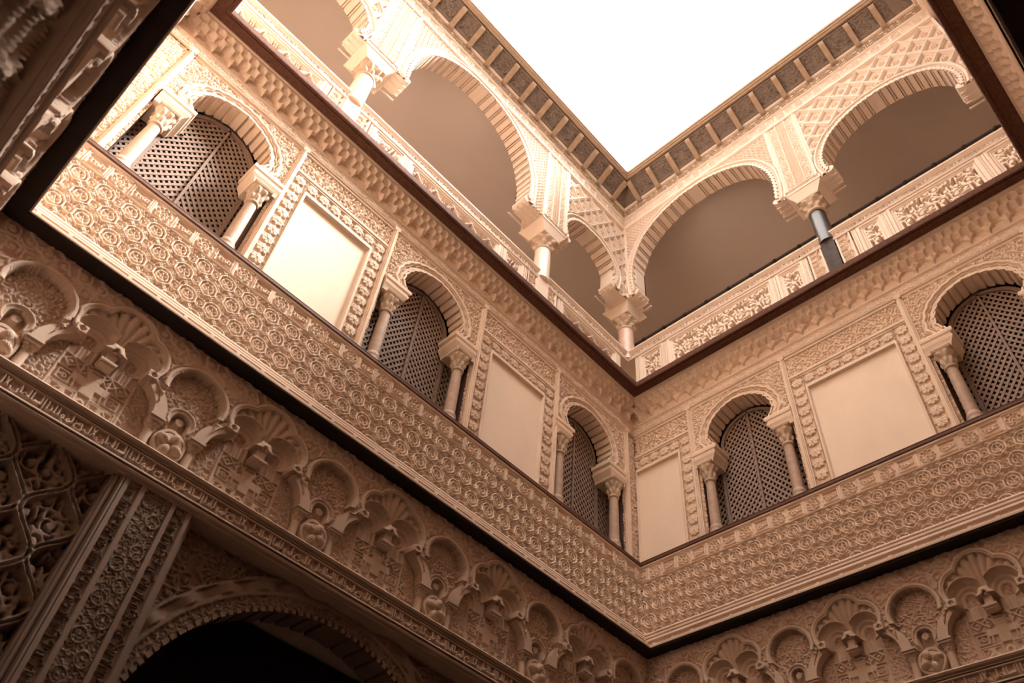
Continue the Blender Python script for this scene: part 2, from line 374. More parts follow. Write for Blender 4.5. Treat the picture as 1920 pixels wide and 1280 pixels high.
def ribbed(curve, prof, cu, cz):
    """voussoir profile (t, outward offset) repeated along a curve"""
    out = []
    for i in range(len(curve) - 1):
        (a, b), (c, d) = curve[i], curve[i + 1]; nx, nz = -(d - b), (c - a); l = math.hypot(nx, nz) or 1; nx /= l; nz /= l
        if nx * ((a + c) / 2 - cu) + nz * ((b + d) / 2 - cz) < 0: nx, nz = -nx, -nz
        P = prof if i < (len(curve) - 1) / 2 else [(1 - t, o) for t, o in prof[::-1]]
        out += [(a + (c - a) * t + nx * o, b + (d - b) * t + nz * o) for t, o in P]
    return out
# ---------------------------------------------------------------- structure of the building
def struct(name, w, mb, ref, m):
    o = mb.build(name, w, ref, m); o['kind'] = 'structure'; return o
BAYS = {'A': [(-.12, 1.04, .505), (2.15, 3.35, 2.745), (4.43, 5.60, 5.0)], 'B': [(.47, 1.61, 1.03), (2.85, 4.0, 3.42)],
        'C': [(.27, 1.14, .7), (2.2, 3.36, 2.78), (4.43, 5.3, 4.86)], 'D': [(.47, 1.61, 1.03), (2.85, 4.0, 3.42)]}
BIG = (2.85, 2.97, 1.13)
wname = {'A': 'wall_left', 'B': 'wall_right', 'C': 'wall_far_right', 'D': 'wall_near_left'}
for w in 'ABCD':
    L = LEN[w]; mb = MB(); e0, e1 = -1.05, L + 1.05
    mb.box(e0, e1, -1.05, -.33, 4.3, 6.24)
    us = [e0] + [x for (a, b, c) in BAYS[w] for x in (a + .015, b - .015)] + [e1]
    for i in range(0, len(us), 2): mb.box(us[i], us[i + 1], -1.05, -.31, 6.24, 8.42)
    for (a, b, c) in BAYS[w]: mb.box(a + .015, b - .015, -1.05, -.31, 7.93, 8.42)
    mb.box(e0, e1, -.53, -.36, 12.37, 13.3)
    struct(wname[w], w, mb, (L / 2, -.33, 0), M_WALL)
    mb = MB()
    if w == 'A':
        mb.box(e0, 1.6, -1.05, -.33, 0, 4.3); mb.box(4.0, e1, -1.05, -.33, 0, 4.3)
    else: mb.box(e0, e1, -1.05, -.33, 0, 4.3)
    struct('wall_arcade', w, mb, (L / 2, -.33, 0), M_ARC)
    mb = MB(); mb.box(e0, e1, -1.25, -1.06, 0, 8.42); struct('shade_backing_1', w, mb, (L / 2, -1.1, 0), M_VOID)  # black sheet painted as the darkness behind the wall openings
mb = MB(); mb.box(-2.4, LA + 2.4, -2.4, 8, -.1, 0); struct('floor', 'C', mb, (LA / 2, LB / 2, 0), M_FLOOR)
# galleries behind the arches: floor slab, flat ceiling, back wall
for w in 'ABCD':
    L = LEN[w]; mb = MB(); mb.prof([(-2.45, 8.43), (-.30, 8.43), (-.30, 8.47), (-2.45, 8.47)], None, None, L); struct('floor', w, mb, (L / 2, -1, 8.43), M_WALL)
    mb = MB(); mb.prof([(-2.45, 12.40), (-.52, 12.40), (-.52, 12.64), (-2.45, 12.64)], None, None, L); struct('ceiling', w, mb, (L / 2, -1, 12.56), M_CEIL)
    mb = MB(); mb.prof([(-2.55, 8.4), (-2.45, 8.4), (-2.45, 12.64), (-2.55, 12.64)], None, None, L); struct('wall_gallery', w, mb, (L / 2, -2.45, 8.4), M_WALL)
mb = MB(); mb.box(-.2, LA + .2, -.2, LB + .2, 13.5, 13.506)
sk = struct('ceiling_skylight', 'C', mb, (LA / 2, LB / 2, 13.5), M_GL); sk.name = 'ceiling_skylight'

# ---------------------------------------------------------------- carved frieze with its brown ledge (all four walls)
def corner_cells(U, P, L):
    return (cellc(U) >= cellc(P)) & (cellc(U) <= L - cellc(P))
for w in 'ABCD':
    L = LEN[w]; st = .0052 if w in 'AB' else .011; S = SIDE[w]; ref = (L / 2, -.2, 5.2)
    t = thing('carved_frieze', w, *ref, f'deep stucco frieze of rosettes along the {S} above its dark overhang', 'frieze', 'carved friezes')
    U, Z = gridUZ(-.27, L + .27, 5.46, 6.02, st)
    H = T_FR.at(SG[w] * U, Z, 0.045, 5.60 - .25 * .317 - .317 * 1); H *= bump01(Z, 5.475, 6.008, .006)
    H = np.maximum(H, 1.0 * ((Z < 5.477) | (Z > 6.01)))
    base = -.222 - (Z - 5.46) * .045; P = base + .030 * H + .0015 * np.sin(U * 61) * np.sin(Z * 77)
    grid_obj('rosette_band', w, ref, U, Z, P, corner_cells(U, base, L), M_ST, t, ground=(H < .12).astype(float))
    U, Z = gridUZ(-.27, L + .27, 6.02, 6.215, st)
    H = T_CA.at(SG[w] * U, Z - 6.03); H = np.where((Z > 6.03) & (Z < 6.195), H, 1.1); base = -.246 - (Z - 6.02) * .02; P = base + .016 * H
    grid_obj('cartouche_band', w, ref, U, Z, P, corner_cells(U, base, L), M_ST, t, ground=(H < .12).astype(float))
    x = .075 if w == 'C' else 0
    mb = MB(); mb.prof([(-.30, 5.49), (-.196, 5.478), (-.190, 5.462), (-.205, 5.452), (-.188, 5.440), (-.160, 5.425), (-.155, 5.405), (-.172, 5.396), (-.135, 5.375), (-.105, 5.350), (-.095, 5.330), (-.115, 5.318), (-.110, 5.302),
                        (-.075, 5.282), (-.045 + x, 5.262), (-.052 + x, 5.250), (-.030 + x, 5.244), (-.028 + x, 5.228), (-.005 + x, 5.222), (0 + x, 5.214), (0 + x, 5.201), (-.02 + x, 5.201), (-.35, 5.21)], None, None, L)
    mb.build('cornice_molding', w, ref, M_STL, t)
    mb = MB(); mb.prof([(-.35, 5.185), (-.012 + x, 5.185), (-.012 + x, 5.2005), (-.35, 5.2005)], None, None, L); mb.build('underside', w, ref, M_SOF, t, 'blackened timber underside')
    mb = MB(); k = 0
    while k * .19 < L:           # bead and reel along the lower lip
        mb.box(k * .19 + .02, k * .19 + .045, -.02 + x, -.004 + x, 5.214, 5.240); mb.box(k * .19 + .05, k * .19 + .19 + .015, -.02 + x, -.014 + x, 5.222, 5.234); k += 1
    mb.build('bead_and_reel', w, ref, M_ST, t)
    ref = (L / 2, -.24, 6.215)
    mb = MB(); mb.prof([(-.34, 6.214), (-.234, 6.214), (-.222, 6.224), (-.222, 6.246), (-.232, 6.252), (-.226, 6.258), (-.232, 6.268), (-.34, 6.272)], None, None, L)
    o = mb.build('window_ledge', w, ref, M_LEDGE); tag(o, f'thin dark brown ledge on top of the carved frieze of the {S}', 'ledge', 'ledges under the windows')
    # string course
    ref = (L / 2, -.26, 7.95); U, Z = gridUZ(-.27, L + .27, 7.945, 8.105, st)
    H = T_AF.at(SG[w] * U, Z, 0, 0, .9, .9) * .9
    H = np.where((Z > 7.985) & (Z < 8.065), H, 0) + 1.6 * bump01(Z, 7.95, 7.966) + 1.5 * bump01(Z, 7.972, 7.982) + 1.5 * bump01(Z, 8.068, 8.078) + 1.7 * bump01(Z, 8.086, 8.103)
    base = np.full(U.shape, -.268); P = base + .010 * H
    t = thing('string_course', w, *ref, f'narrow moulded string course with scrolls above the windows of the {S}', 'moulding', 'string courses')
    grid_obj('scroll_band', w, ref, U, Z, P, corner_cells(U, base, L), M_ST, t, ground=(H < .15) * .8)
    # honeycomb (muqarnas) cove
    ref = (L / 2, -.22, 8.1); U, Z = gridUZ(-.30, L + .30, 8.10, 8.475, st)
    x = np.mod(U / .172, 1); y = Z - 8.10; s1 = np.abs(np.sin(PI * x)); x2 = np.mod(x * 2, 1); s2 = np.abs(np.sin(PI * x2)); s3 = np.abs(np.sin(PI * (x2 + .5)))
    P = -.276 + .030 * sm(y, .08, .36)
    P += .030 * sm(y - (.035 + .125 * s1 ** .8), 0, .012) - .030 * s1 * sm(y, .09, .13) * (1 - sm(y, .17, .20))
    P += .024 * sm(y - (.165 + .075 * s3 ** .8), 0, .010) - .028 * s3 * bump01(y, .15, .235, .03)
    P += .022 * sm(y - (.250 + .055 * s2 ** .8), 0, .008) - .022 * s2 * bump01(y, .235, .30, .02)
    P += .010 * sm(y, .335, .345)
    P += .010 * np.exp(-((x - .5 + .5 * np.sign(.5 - x)) / .05) ** 2) * (y < .17) * sm(y, .02, .15)
    dots = T_AF.at(U, Z, 0, 0, .7, .7); P += .005 * dots * (P < -.262)
    t = thing('honeycomb_cove', w, *ref, f'honeycomb vaulted stucco cove under the dark wooden beam of the {S}', 'cornice', 'honeycomb coves')
    grid_obj('honeycomb_cells', w, ref, U, Z, P, corner_cells(U, np.full(U.shape, -.30), L), M_ST if w != 'C' else M_ST, t, ground=(P < -.262) * .5)
    # wooden beam at the gallery floor
    ref = (L / 2, -.1, 8.425)
    t = thing('wooden_beam', w, *ref, f'dark carved wooden beam under the gallery balustrade of the {S}', 'beam', 'wooden beams')
    mb = MB(); mb.prof([(-.42, 8.47), (-.172, 8.470), (-.172, 8.462), (-.075, 8.452), (-.072, 8.440), (-.060, 8.438), (-.056, 8.450), (-.040, 8.448), (-.036, 8.432), (-.015, 8.425), (-.012, 8.44), (-.012, 8.50), (-.030, 8.515), (-.42, 8.52)], None, None, L)
    mb.build('beam_body', w, ref, M_WOOD, t)

# ---------------------------------------------------------------- windows, blind panels and pilaster strips of the middle storey
HALF_W = [(.285, 7.285), (.315, 7.335), (.355, 7.39), (.363, 7.445), (.345, 7.53), (.285, 7.635), (.18, 7.715), (.07, 7.755), (0, 7.765)]
def bars_clipped(mb, poly, dirsgn, ulo, uhi, zlo, zhi, pitch, wd, p0, p1, mask=None):
    """diagonal slats clipped to a polygon"""
    a = math.radians(52) * dirsgn; d = np.array([math.cos(a), math.sin(a)]); n = np.array([-d[1], d[0]])
    c = np.array([(ulo + uhi) / 2, (zlo + zhi) / 2]); R = math.hypot(uhi - ulo, zhi - zlo) / 2 + .05; K = int(R / pitch) + 1
    ts = np.arange(-R, R, .004)
    for k in range(-K, K + 1):
        q = c + n * k * pitch; X = q[0] + ts * d[0]; Y = q[1] + ts * d[1]; ins = inside(X, Y, poly) & (X > ulo) & (X < uhi)
        e = np.flatnonzero(np.diff(np.r_[0, ins.astype(int), 0]))
        for s, t in zip(e[::2], e[1::2]):
            if t - s < 4: continue
            A = q + d * ts[s]; B = q + d * ts[t - 1]; o = n * wd / 2
            v = [(*(A - o), ), (*(A + o), ), (*(B + o), ), (*(B - o), )]
            mb.add([(x, p, z) for p in (p0, p1) for x, z in v], [(0, 1, 2, 3), (4, 7, 6, 5), (0, 4, 5, 1), (1, 5, 6, 2), (2, 6, 7, 3), (3, 7, 4, 0)])
def rect_loft(mb, rings):
    mb.loft([[(a, c, z), (b, c, z), (b, d, z), (a, d, z)] for a, b, c, d, z in rings], smooth=False)
def capital(mb, cu, cp, z0, z1, r0, h1, n=48):
    """leafy capital: round neck to square head with curling corners"""
    rings = []
    for k in range(15):
        t = k / 14; z = z0 + (z1 - z0) * t; q = t ** 1.6; ring = []
        for i in range(n):
            a = 2 * PI * i / n; c, s = math.cos(a), math.sin(a)
            rs = 1 / max(abs(c), abs(s)); rr = r0 * (1 - q) + h1 * q * (rs * .93 if rs > 1.25 else rs)
            leaf = (.24 if t < .92 else .0) * r0 * (math.cos(8 * a + (0 if t < .5 else PI)) * math.sin(PI * min(1, (t % .5) * 2.0)) + .6 * math.sin(PI * ((t * 2) % 1)))
            ring.append((cu + (rr + leaf) * c, cp + (rr + leaf) * s, z))
        rings.append(ring)
    mb.loft(rings)
WIN_L = {('A', 0): 'arched lattice window on the left wall, the one next to the inner corner', ('A', 1): 'arched lattice window in the middle of the left wall between two blind panels',
         ('A', 2): 'sunlit arched lattice window at the far left end of the left wall', ('B', 0): 'arched lattice window on the right wall next to the inner corner',
         ('B', 1): 'large arched lattice window on the right wall cut by the picture edge'}
def window(w, i, a, b, cu):
    sp = .0048; ref = (cu, -.28, 6.27)
    t = thing('arched_lattice_window', w, *ref, WIN_L[(w, i)], 'window', 'lattice windows')
    curve = arch_curve(cu, HALF_W, 19); poly = ribbed(curve, [(0, .024), (.16, .022), (.16, .0), (.9, .010), (.97, .016)], cu, 7.45)
    U, Z = gridUZ(a, b, 7.285, 7.945, sp); full = [(poly[0][0], 7.0)] + poly + [(poly[-1][0], 7.0)]
    ins = inside(cellc(U), cellc(Z), full); d = seg_d(U, Z, curve)
    wav = .006 * np.cos(np.arctan2(Z - 7.45, U - cu) * 26)
    H = .55 * bump01(d, .018, .055, .004) * (.6 + .4 * T_AF.at(SG[w] * U, Z, 0, 0, .6, .6)) + 1.0 * bump01(d + wav, .060, .072, .003) + 1.5 * bump01(d + wav * .7, .079, .118, .008) + .9 * bump01(d, .124, .130, .003)
    far = d > .133; H = np.where(far, T_AF.at(SG[w] * U, Z, .1, .05, 1.15, 1.15) * .95, H)
    H = np.where((Z > 7.925) | (U < a + .03) | (U > b - .03), 1, H)
    P = -.285 + .017 * H
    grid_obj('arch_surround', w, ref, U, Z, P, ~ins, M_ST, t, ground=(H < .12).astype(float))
    mb = MB(); soffit(mb, poly, -.266, -.47)
    poly = saw(curve, .012, cu, 7.45); n = len(poly)      # scalloped front fillet and shadowed joints between the voussoirs
    for k in range(0, n - 1, 2):
        (x1, z1), (x2, z2) = poly[k], poly[k + 1]; l = math.hypot(x2 - x1, z2 - z1); nx, nz = (x2 - x1) / l * .004, (z2 - z1) / l * .004
        cx, cz = (cu - x1) * .02, (7.45 - z1) * .02
    o = mb.build('fluted_arch_soffit', w, ref, M_ST, t)
    mb = MB()
    for k in range(n - 1):
        (x1, z1), (x2, z2) = poly[k], poly[k + 1]
        ox1, oz1 = (x1 - cu) * .045, (z1 - 7.45) * .045; ox2, oz2 = (x2 - cu) * .045, (z2 - 7.45) * .045
        mb.add([(x1, -.285, z1), (x2, -.285, z2), (x2, -.264, z2), (x1, -.264, z1), (x1 + ox1, -.264, z1 + oz1), (x2 + ox2, -.264, z2 + oz2), (x2 + ox2, -.285, z2 + oz2), (x1 + ox1, -.285, z1 + oz1)], [(0, 1, 2, 3), (3, 2, 5, 4), (4, 5, 6, 7)])
    mb.build('scalloped_arch_edge', w, ref, M_ST, t)
    # lattice
    f = .97; top = [(cu + (x - cu) * f, z - .012) for x, z in arch_curve(cu, HALF_W, 30)]
    lp = [(cu - .55, 6.27), (cu - .55, 7.2), (cu - .34, 7.24)] + top + [(cu + .34, 7.24), (cu + .55, 7.2), (cu + .55, 6.27)]
    mb = MB()
    for lo, hi, s1 in ((cu - .55, cu - .005, 1), (cu + .005, cu + .55, -1)):
        bars_clipped(mb, lp, s1, lo, hi, 6.27, 7.76, .046, .021, -.4985, -.4940); bars_clipped(mb, lp, -s1, lo, hi, 6.27, 7.76, .046, .021, -.5030, -.4985)
    lat = mb.build('lattice', w, ref, M_LAT, t)
    mb = MB(); mb.box(cu - .011, cu + .011, -.515, -.478, 6.27, 7.745)
    for s in (-1, 1): mb.box(cu + s * .375 - .014, cu + s * .375 + .014, -.515, -.478, 6.27, 7.28)
    mb.build('mullion', w, ref, M_LATD, lat)
    mb = MB(); inn = [(cu + (x - cu) * .90, 7.26 + (z - 7.26) * .93) for x, z in top]
    m = len(top); v = [(x, -.478, z) for x, z in top] + [(x, -.478, z) for x, z in inn] + [(x, -.52, z) for x, z in inn]
    mb.add(v, [(k, k + 1, k + 1 + m, k + m) for k in range(m - 1)] + [(k + m, k + 1 + m, k + 1 + 2 * m, k + 2 * m) for k in range(m - 1)])
    mb.build('arched_frame', w, ref, M_LATD, lat)
    mb = MB(); mb.box(cu - .62, cu + .62, -.66, -.64, 6.20, 7.9); mb.build('room_shade_sheet', w, ref, M_VOID, t, 'black sheet standing in for the unlit room behind the lattice')  # added black sheet, painted as the darkness of the room
    for s in (-1, 1):
        e = a if s < 0 else b; x0 = cu + s * .43
        if w == 'A' and i == 0 and s > 0: x0 = cu + s * .415
        mb = MB(); mb.lathe(x0, -.305, [(6.36, .049), (6.45, .050), (6.70, .0485), (6.885, .045)], 28)
        c = mb.build('colonnette', w, ref, M_COLN, t)
        mb = MB(); mb.lathe(x0, -.305, [(6.27, .066), (6.29, .068), (6.305, .060), (6.315, .064), (6.335, .064), (6.35, .056), (6.362, .055), (6.366, .049)], 28); mb.build('base', w, ref, M_COLN, c)
        mb = MB(); mb.lathe(x0, -.305, [(6.880, .048), (6.886, .056), (6.898, .058), (6.910, .052), (6.916, .048)], 28); capital(mb, x0, -.305, 6.914, 7.075, .050, .078)
        mb.sq(x0, -.305, [(7.075, .080), (7.095, .086)]); mb.build('capital', w, ref, M_CAP, c)
        i0, i1 = cu + s * .285, cu + s * .56
        if s < 0: i0, i1 = i1, i0
        lo = (lambda d_: (i0 + (d_ if s > 0 else 0), i1 - (d_ if s < 0 else 0)))
        mb = MB(); rect_loft(mb, [(*lo(.055), -.48, -.255, 7.092), (*lo(.05), -.48, -.252, 7.115), (*lo(.035), -.48, -.247, 7.14), (*lo(.012), -.48, -.236, 7.175), (*lo(.008), -.48, -.234, 7.20), (*lo(.018), -.48, -.242, 7.205),
                                    (*lo(.018), -.48, -.242, 7.225), (*lo(-.006), -.48, -.232, 7.24), (*lo(-.010), -.48, -.230, 7.272), (*lo(0), -.48, -.240, 7.29)])
        mb.build('impost_block', w, ref, M_ST, t)
        U, Z = gridUZ(*( (e, e + .055) if s < 0 else (e - .055, e)), 6.27, 7.10, .005)
        H = T_AF.at(SG[w] * U, Z, 0, 0, .8, .8); P = -.30 + .014 * H
        grid_obj('carved_jamb', w, ref, U, Z, P, np.ones((U.shape[0] - 1, U.shape[1] - 1), bool), M_ST, t, ground=(H < .12) * 1.0)
        mb = MB(); q0, q1 = (e, e + .056) if s < 0 else (e - .056, e); mb.box(q0, q1, -.49, -.305, 6.26, 7.12); mb.build('inner_jamb', w, ref, M_JAMB, t, 'rough dark inner jamb')
    if w == 'A' and i == 0: pass
for w in 'AB':
    for i, (a, b, c) in enumerate(BAYS[w]): window(w, i, a, b, c)

PAN_L = {('A', 1): 'blind plaster panel with star border on the left wall nearer the inner corner', ('A', 2): 'pale sunlit blind plaster panel between the two left windows of the left wall',
         ('B', 0): 'narrow blind panel on the right wall touching the inner corner', ('B', 1): 'wide blind plaster panel between the two windows of the right wall',
         ('B', 2): 'narrow blind panel at the far end of the right wall', ('A', 0): 'slim carved strip beside the inner corner on the left wall', ('A', 3): 'slim carved strip at the sunlit far end of the left wall'}
def panel(w, i, a, b, lb=1, rb=1):
    ref = ((a + b) / 2, -.28, 6.27); t = thing('blind_panel', w, *ref, PAN_L[(w, i)], 'wall panel', 'blind panels')
    sp = .005; U, Z = gridUZ(a, b, 6.26, 7.945, sp); H = np.zeros(U.shape); W = b - a
    if W < .3:
        H = T_AF.at(SG[w] * U, Z, 0, 0, 1, 1); P = -.283 + .014 * H
        grid_obj('carved_strip', w, ref, U, Z, P, np.ones((U.shape[0] - 1, U.shape[1] - 1), bool), M_ST, t, ground=(H < .12) * 1.0); return
    ca, cb = a + (.09 if lb else -.02), b - (.09 if rb else -.02); n = max(1, round((cb - ca) / .128)); su = (cb - ca) / n / .128
    ia, ib = (a + .185 if lb else a + .01), (b - .185 if rb else b - .01); it = 7.435
    ua = np.minimum(np.where(lb, np.abs(U - ca), 9), np.where(rb, np.abs(U - cb), 9))     # distance from the border axes
    col = (ua < .062) & (Z < 7.555 + .062); row = (np.abs(Z - 7.555) < .06) & (U > ca - .062) & (U < cb + .062)
    H = np.where(row | col, T_ST.at(SG[w] * (U - ca) + (0 if SG[w] > 0 else 0), Z, -.064 * su, 7.555 - .064, su, 1), .9)
    if not lb: H = np.where((U < ca), T_ST.at(U - ca, Z, -.064, 7.555 - .064), H)
    for lo, hi in ((.064, .078), (-.078, -.064)):
        for cc, ok in ((ca, lb), (cb, rb)):
            if ok: H = np.where((U - cc > lo) & (U - cc < hi) & (Z < 7.555 + .07), T_HE.at(U, Z, cc + lo, 0) * .9, H)
    H = np.where((np.abs(Z - 7.484) < .007) & (U > ia - .03) & (U < ib + .03), T_HE.at(Z, U) * .9, H)
    H = np.where((Z > 7.625) & (Z < 7.632), .1, H); H = np.where((Z > 7.665) & (Z < 7.925), T_AR.at(SG[w] * U, Z, .1, 7.665, .9, .9) * .9, np.where(Z > 7.64, 1.25, H))
    din = np.minimum(np.minimum(U - ia, ib - U), it - Z); inn = din > 0
    P = -.288 + .020 * H; P = np.where(din > -.022, -.268 + .0 * H, P); P = np.where(inn, -.302, P)
    cells = ~((cellc(din) > .012)); gr = ((H < .12) & (din < -.022)) * .9
    grid_obj('star_border', w, ref, U, Z, P, cells, M_ST, t, ground=gr)
    mb = MB(); mb.box(ia - .005, ib + .005, -.33, -.3015, 6.26, it + .005); mb.build('plain_field', w, ref, M_PL, t, 'smooth faintly streaked plaster field')
for w, lst in (('A', [(-.27, -.12, 0, 0), (1.04, 2.15, 1, 1), (3.35, 4.43, 1, 1), (5.60, 5.84, 0, 0)]), ('B', [(-.27, .47, 0, 1), (1.61, 2.85, 1, 1), (4.0, 4.555, 1, 1)])):
    for i, (a, b, l, r) in enumerate(lst): panel(w, i, a, b, l, r)
    n = 0
    for x in ([-.12, 1.04, 2.15, 3.35, 4.43, 5.60] if w == 'A' else [.47, 1.61, 2.85, 4.0]):
        mb = MB(); mb.box(x - .028, x + .028, -.30, -.262, 6.27, 7.965); mb.box(x - .017, x + .017, -.262, -.250, 6.27, 7.975); mb.box(x - .007, x + .007, -.250, -.241, 6.27, 7.98); mb.box(x - .03, x + .03, -.262, -.244, 7.93, 7.98)
        o = mb.build('pilaster_strip', w, (x, -.26, 6.27), M_ST); tag(o, f'thin vertical pilaster strip, {ORD[n]} from the inner corner on the {SIDE[w]}', 'pilaster', f'pilaster strips of the {SIDE[w]}'); n += 1

# ---------------------------------------------------------------- gallery: balustrade
def bal_panel(w, u0, u1, kind, lab):
    ref = ((u0 + u1) / 2, -.45, 8.5); t = thing('openwork_screen', w, *ref, lab, 'balustrade screen', f'openwork balustrade screens of the {SIDE[w]}')
    u0 -= .016; u1 += .016; U, Z = gridUZ(u0, u1, 8.5, 9.50, .0062); m = .062; din = np.minimum(np.minimum(U - u0, u1 - U), np.minimum(9.50 - Z, Z - 8.5))
    if kind == 'leaf': H = T_AO.at(SG[w] * (U - u0 - m), Z, 0, 9.45, 1, 1)
    elif kind == 'loz': H = T_LZ.at(U, Z, u0 + .05, 9.40, 1.0, .85) / 1.4
    Hc = np.clip(H * 1.7, 0, 1) if kind == 'leaf' else H; P = np.where(din > m + .015, -.545 + .10 * Hc, np.where(din > m, -.448, np.where(din > m * .55, -.435, -.425)))
    P = np.where((din > m * .7) & (din < m * .8), -.45, P)
    grid_obj('tracery', w, ref, U, Z, P, np.ones((U.shape[0] - 1, U.shape[1] - 1), bool), M_STU, t, ground=((H < .15) & (din > m + .015)) * 1.0)
def bal_post(w, u, lab):
    mb = MB(); ref = (u, -.42, 8.5)
    mb.box(u - .030, u + .030, -.52, -.432, 8.48, 9.50)
    for d in (-.017, .017): mb.box(u + d - .006, u + d + .006, -.432, -.419, 8.48, 9.47)
    o = mb.build('balustrade_post', w, ref, M_STU); tag(o, lab, 'post', f'balustrade posts of the {SIDE[w]}')
def text_strip(w, u0, u1, parent, z0=8.5, z1=9.5, p=-.425, vertical=True, tile=None, name='inscription_strip', m=M_STU, st=.004):
    ref = ref_of(parent) if parent else (0, 0, 0); U, Z = gridUZ(u0, u1, z0, z1, st); T = tile or T_TXS
    d = np.minimum(U - u0, u1 - U) if vertical else np.minimum(Z - z0, z1 - Z); W = (u1 - u0) if vertical else (z1 - z0); e = W * .12
    X, Y = (Z, (U - u0 - e)) if vertical else (SG[w] * U, Z - z0 - e)
    k = (W - 2 * e) / T.tz; H = T.at(X, Y, 0, 0, k, k) if not vertical else T.at(X, Y * SG[w] if SG[w] > 0 else (W - 2 * e) - Y, 0, 0, k, k)
    H = np.where(d > e, H, 1.1); P = p - .020 + .021 * H
    return grid_obj(name, w, ref, U, Z, P, np.ones((U.shape[0] - 1, U.shape[1] - 1), bool), m, parent, ground=(H < .12) * 1.0)
balA = dict(posts=[-.235, .915, 1.53, 1.92, 3.42, 3.93, 4.53, 5.69], panels=[(-.19, .87, 'loz', 'zigzag carved balustrade screen between the inner corner and the nearer white column'), (1.575, 1.875, 'leaf', 'small square openwork panel of the left balustrade beside the white column'),
            (1.965, 3.375, 'loz', 'long carved balustrade panel at the middle of the left wall'), (3.465, 3.885, 'leaf', 'small sunlit balustrade panel of the left wall beside the leftmost column'), (4.575, 5.645, 'loz', 'bright sunlit balustrade panel at the top left end of the left wall')])
balB = dict(posts=[-.28, .155, 1.70, 2.10, 2.70, 3.05, 4.09, 4.48], panels=[(-.235, .11, 'leaf', 'square openwork balustrade panel of the right wall nearest the inner corner'), (.20, 1.655, 'leaf', 'long leafy openwork balustrade panel of the right wall left of the black column'),
            (1.745, 2.055, 'leaf', 'square openwork balustrade panel just left of the black column'), (2.745, 3.005, 'leaf', 'square openwork balustrade panel just right of the black column'), (3.095, 4.045, 'leaf', 'long openwork balustrade panel of the right wall right of the black column'), (4.135, 4.44, 'leaf', 'last openwork balustrade panel of the right wall by the dark beam')])
for w, D in (('A', balA), ('B', balB)):
    L = LEN[w]
    for (a, b, k, lab) in D['panels']: bal_panel(w, a, b, k, lab)
    for n, u in enumerate(D['posts']): bal_post(w, u, f'fluted balustrade post, {ORD[n]} from the inner corner on the {SIDE[w]}')
    ref = (L / 2, -.45, 9.5); t = thing('handrail', w, *ref, f'stone handrail with a small inscription along the balustrade of the {SIDE[w]}', 'handrail', 'gallery handrails')
    mb = MB(); mb.prof([(-.56, 9.500), (-.415, 9.500), (-.412, 9.512), (-.436, 9.516), (-.436, 9.607), (-.412, 9.612), (-.402, 9.625), (-.412, 9.634), (-.395, 9.648), (-.395, 9.668), (-.41, 9.674), (-.56, 9.674)], None, None, L)
    mb.build('rail_molding', w, ref, M_STU, t)
    text_strip(w, -.42, L + .42, t, 9.517, 9.607, -.416, False, name='inscription_band', st=.0045)
# metal rail with round knobs behind the right balustrade
t = thing('metal_rail', 'B', 2, -.60, 8.47, 'dark metal rail with round knobs just behind the right balustrade', 'railing')
mb = MB(); mb.box(-.5, LB + .4, -.605, -.590, 9.985, 10.02); mb.build('rail_bar', 'B', ref_of(t), M_IRON, t)
for i in range(15):
    u = -.27 + .331 * i; mb = MB(); mb.lathe(u, -.597, [(8.47, .010), (9.98, .010)], 8); po = mb.build('upright', 'B', ref_of(t), M_IRON, t)
    mb = MB(); mb.lathe(u, -.597, [(9.970, .004), (9.980, .020), (10.001, .028), (10.022, .020), (10.03, .004)], 14); mb.build('knob', 'B', ref_of(t), M_IRON, po)

# ---------------------------------------------------------------- gallery columns
def column(w, u, mshaft, lab, corner=False, strips=True):
    cp = -.47; ref = (u, cp, 8.47); t = thing('gallery_column', w, *ref, lab, 'column', 'gallery columns')
    if not corner:
        mb = MB(); hb = .076 if mshaft is M_MB else .088; mb.box(u - hb, u + hb, -.56, -.409, 8.47, 9.60); mb.build('pedestal', w, ref, M_MBP if mshaft is M_MB else mshaft, t)
        if strips:
            text_strip(w, u - .255, u - .088, t); text_strip(w, u + .088, u + .255, t)
    else:
        for ww, nm in (('A', 0), ('B', 0)): pass
    mb = MB(); k_ = .90 if mshaft is M_MB else 1; mb.lathe(u, cp, [(9.55, .108 * k_), (9.9, .106 * k_), (10.14, .100 * k_), (10.17, .103 * k_)], 40); mb.build('shaft', w, ref, mshaft, t)
    mb = MB(); mb.lathe(u, cp, [(10.165, .100), (10.172, .113), (10.190, .117), (10.206, .111), (10.212, .101)], 36); capital(mb, u, cp, 10.21, 10.40, .100, .140, 56)
    mb.sq(u, cp, [(10.398, .142), (10.418, .146)]); mb.build('capital', w, ref, M_CAP, t)
    mb = MB()
    if corner: R = [(u - .13, u + .13, cp - .13, cp + .13, 10.416), (u - .25, u + .17, cp - .25, cp + .17, 10.60), (u - .26, u + .18, cp - .26, cp + .18, 10.605), (u - .26, u + .18, cp - .26, cp + .18, 10.63)]
    else: R = [(u - .125, u + .125, cp - .125, cp + .125, 10.416), (u - .226, u + .226, -.71, -.300, 10.60), (u - .236, u + .236, -.72, -.292, 10.605), (u - .236, u + .236, -.72, -.292, 10.63)]
    rect_loft(mb, R); mb.build('impost', w, ref, M_STU, t)
    return t
column('A', -.47, M_MP, 'pink marble gallery column standing in the inner corner', True)
column('A', 1.235, M_MW, 'white marble gallery column on the left wall nearer the inner corner')
column('A', 4.23, M_MW, 'sunlit white marble gallery column near the top left of the left wall')
column('B', 2.40, M_MB, 'black marble gallery column on the right wall')

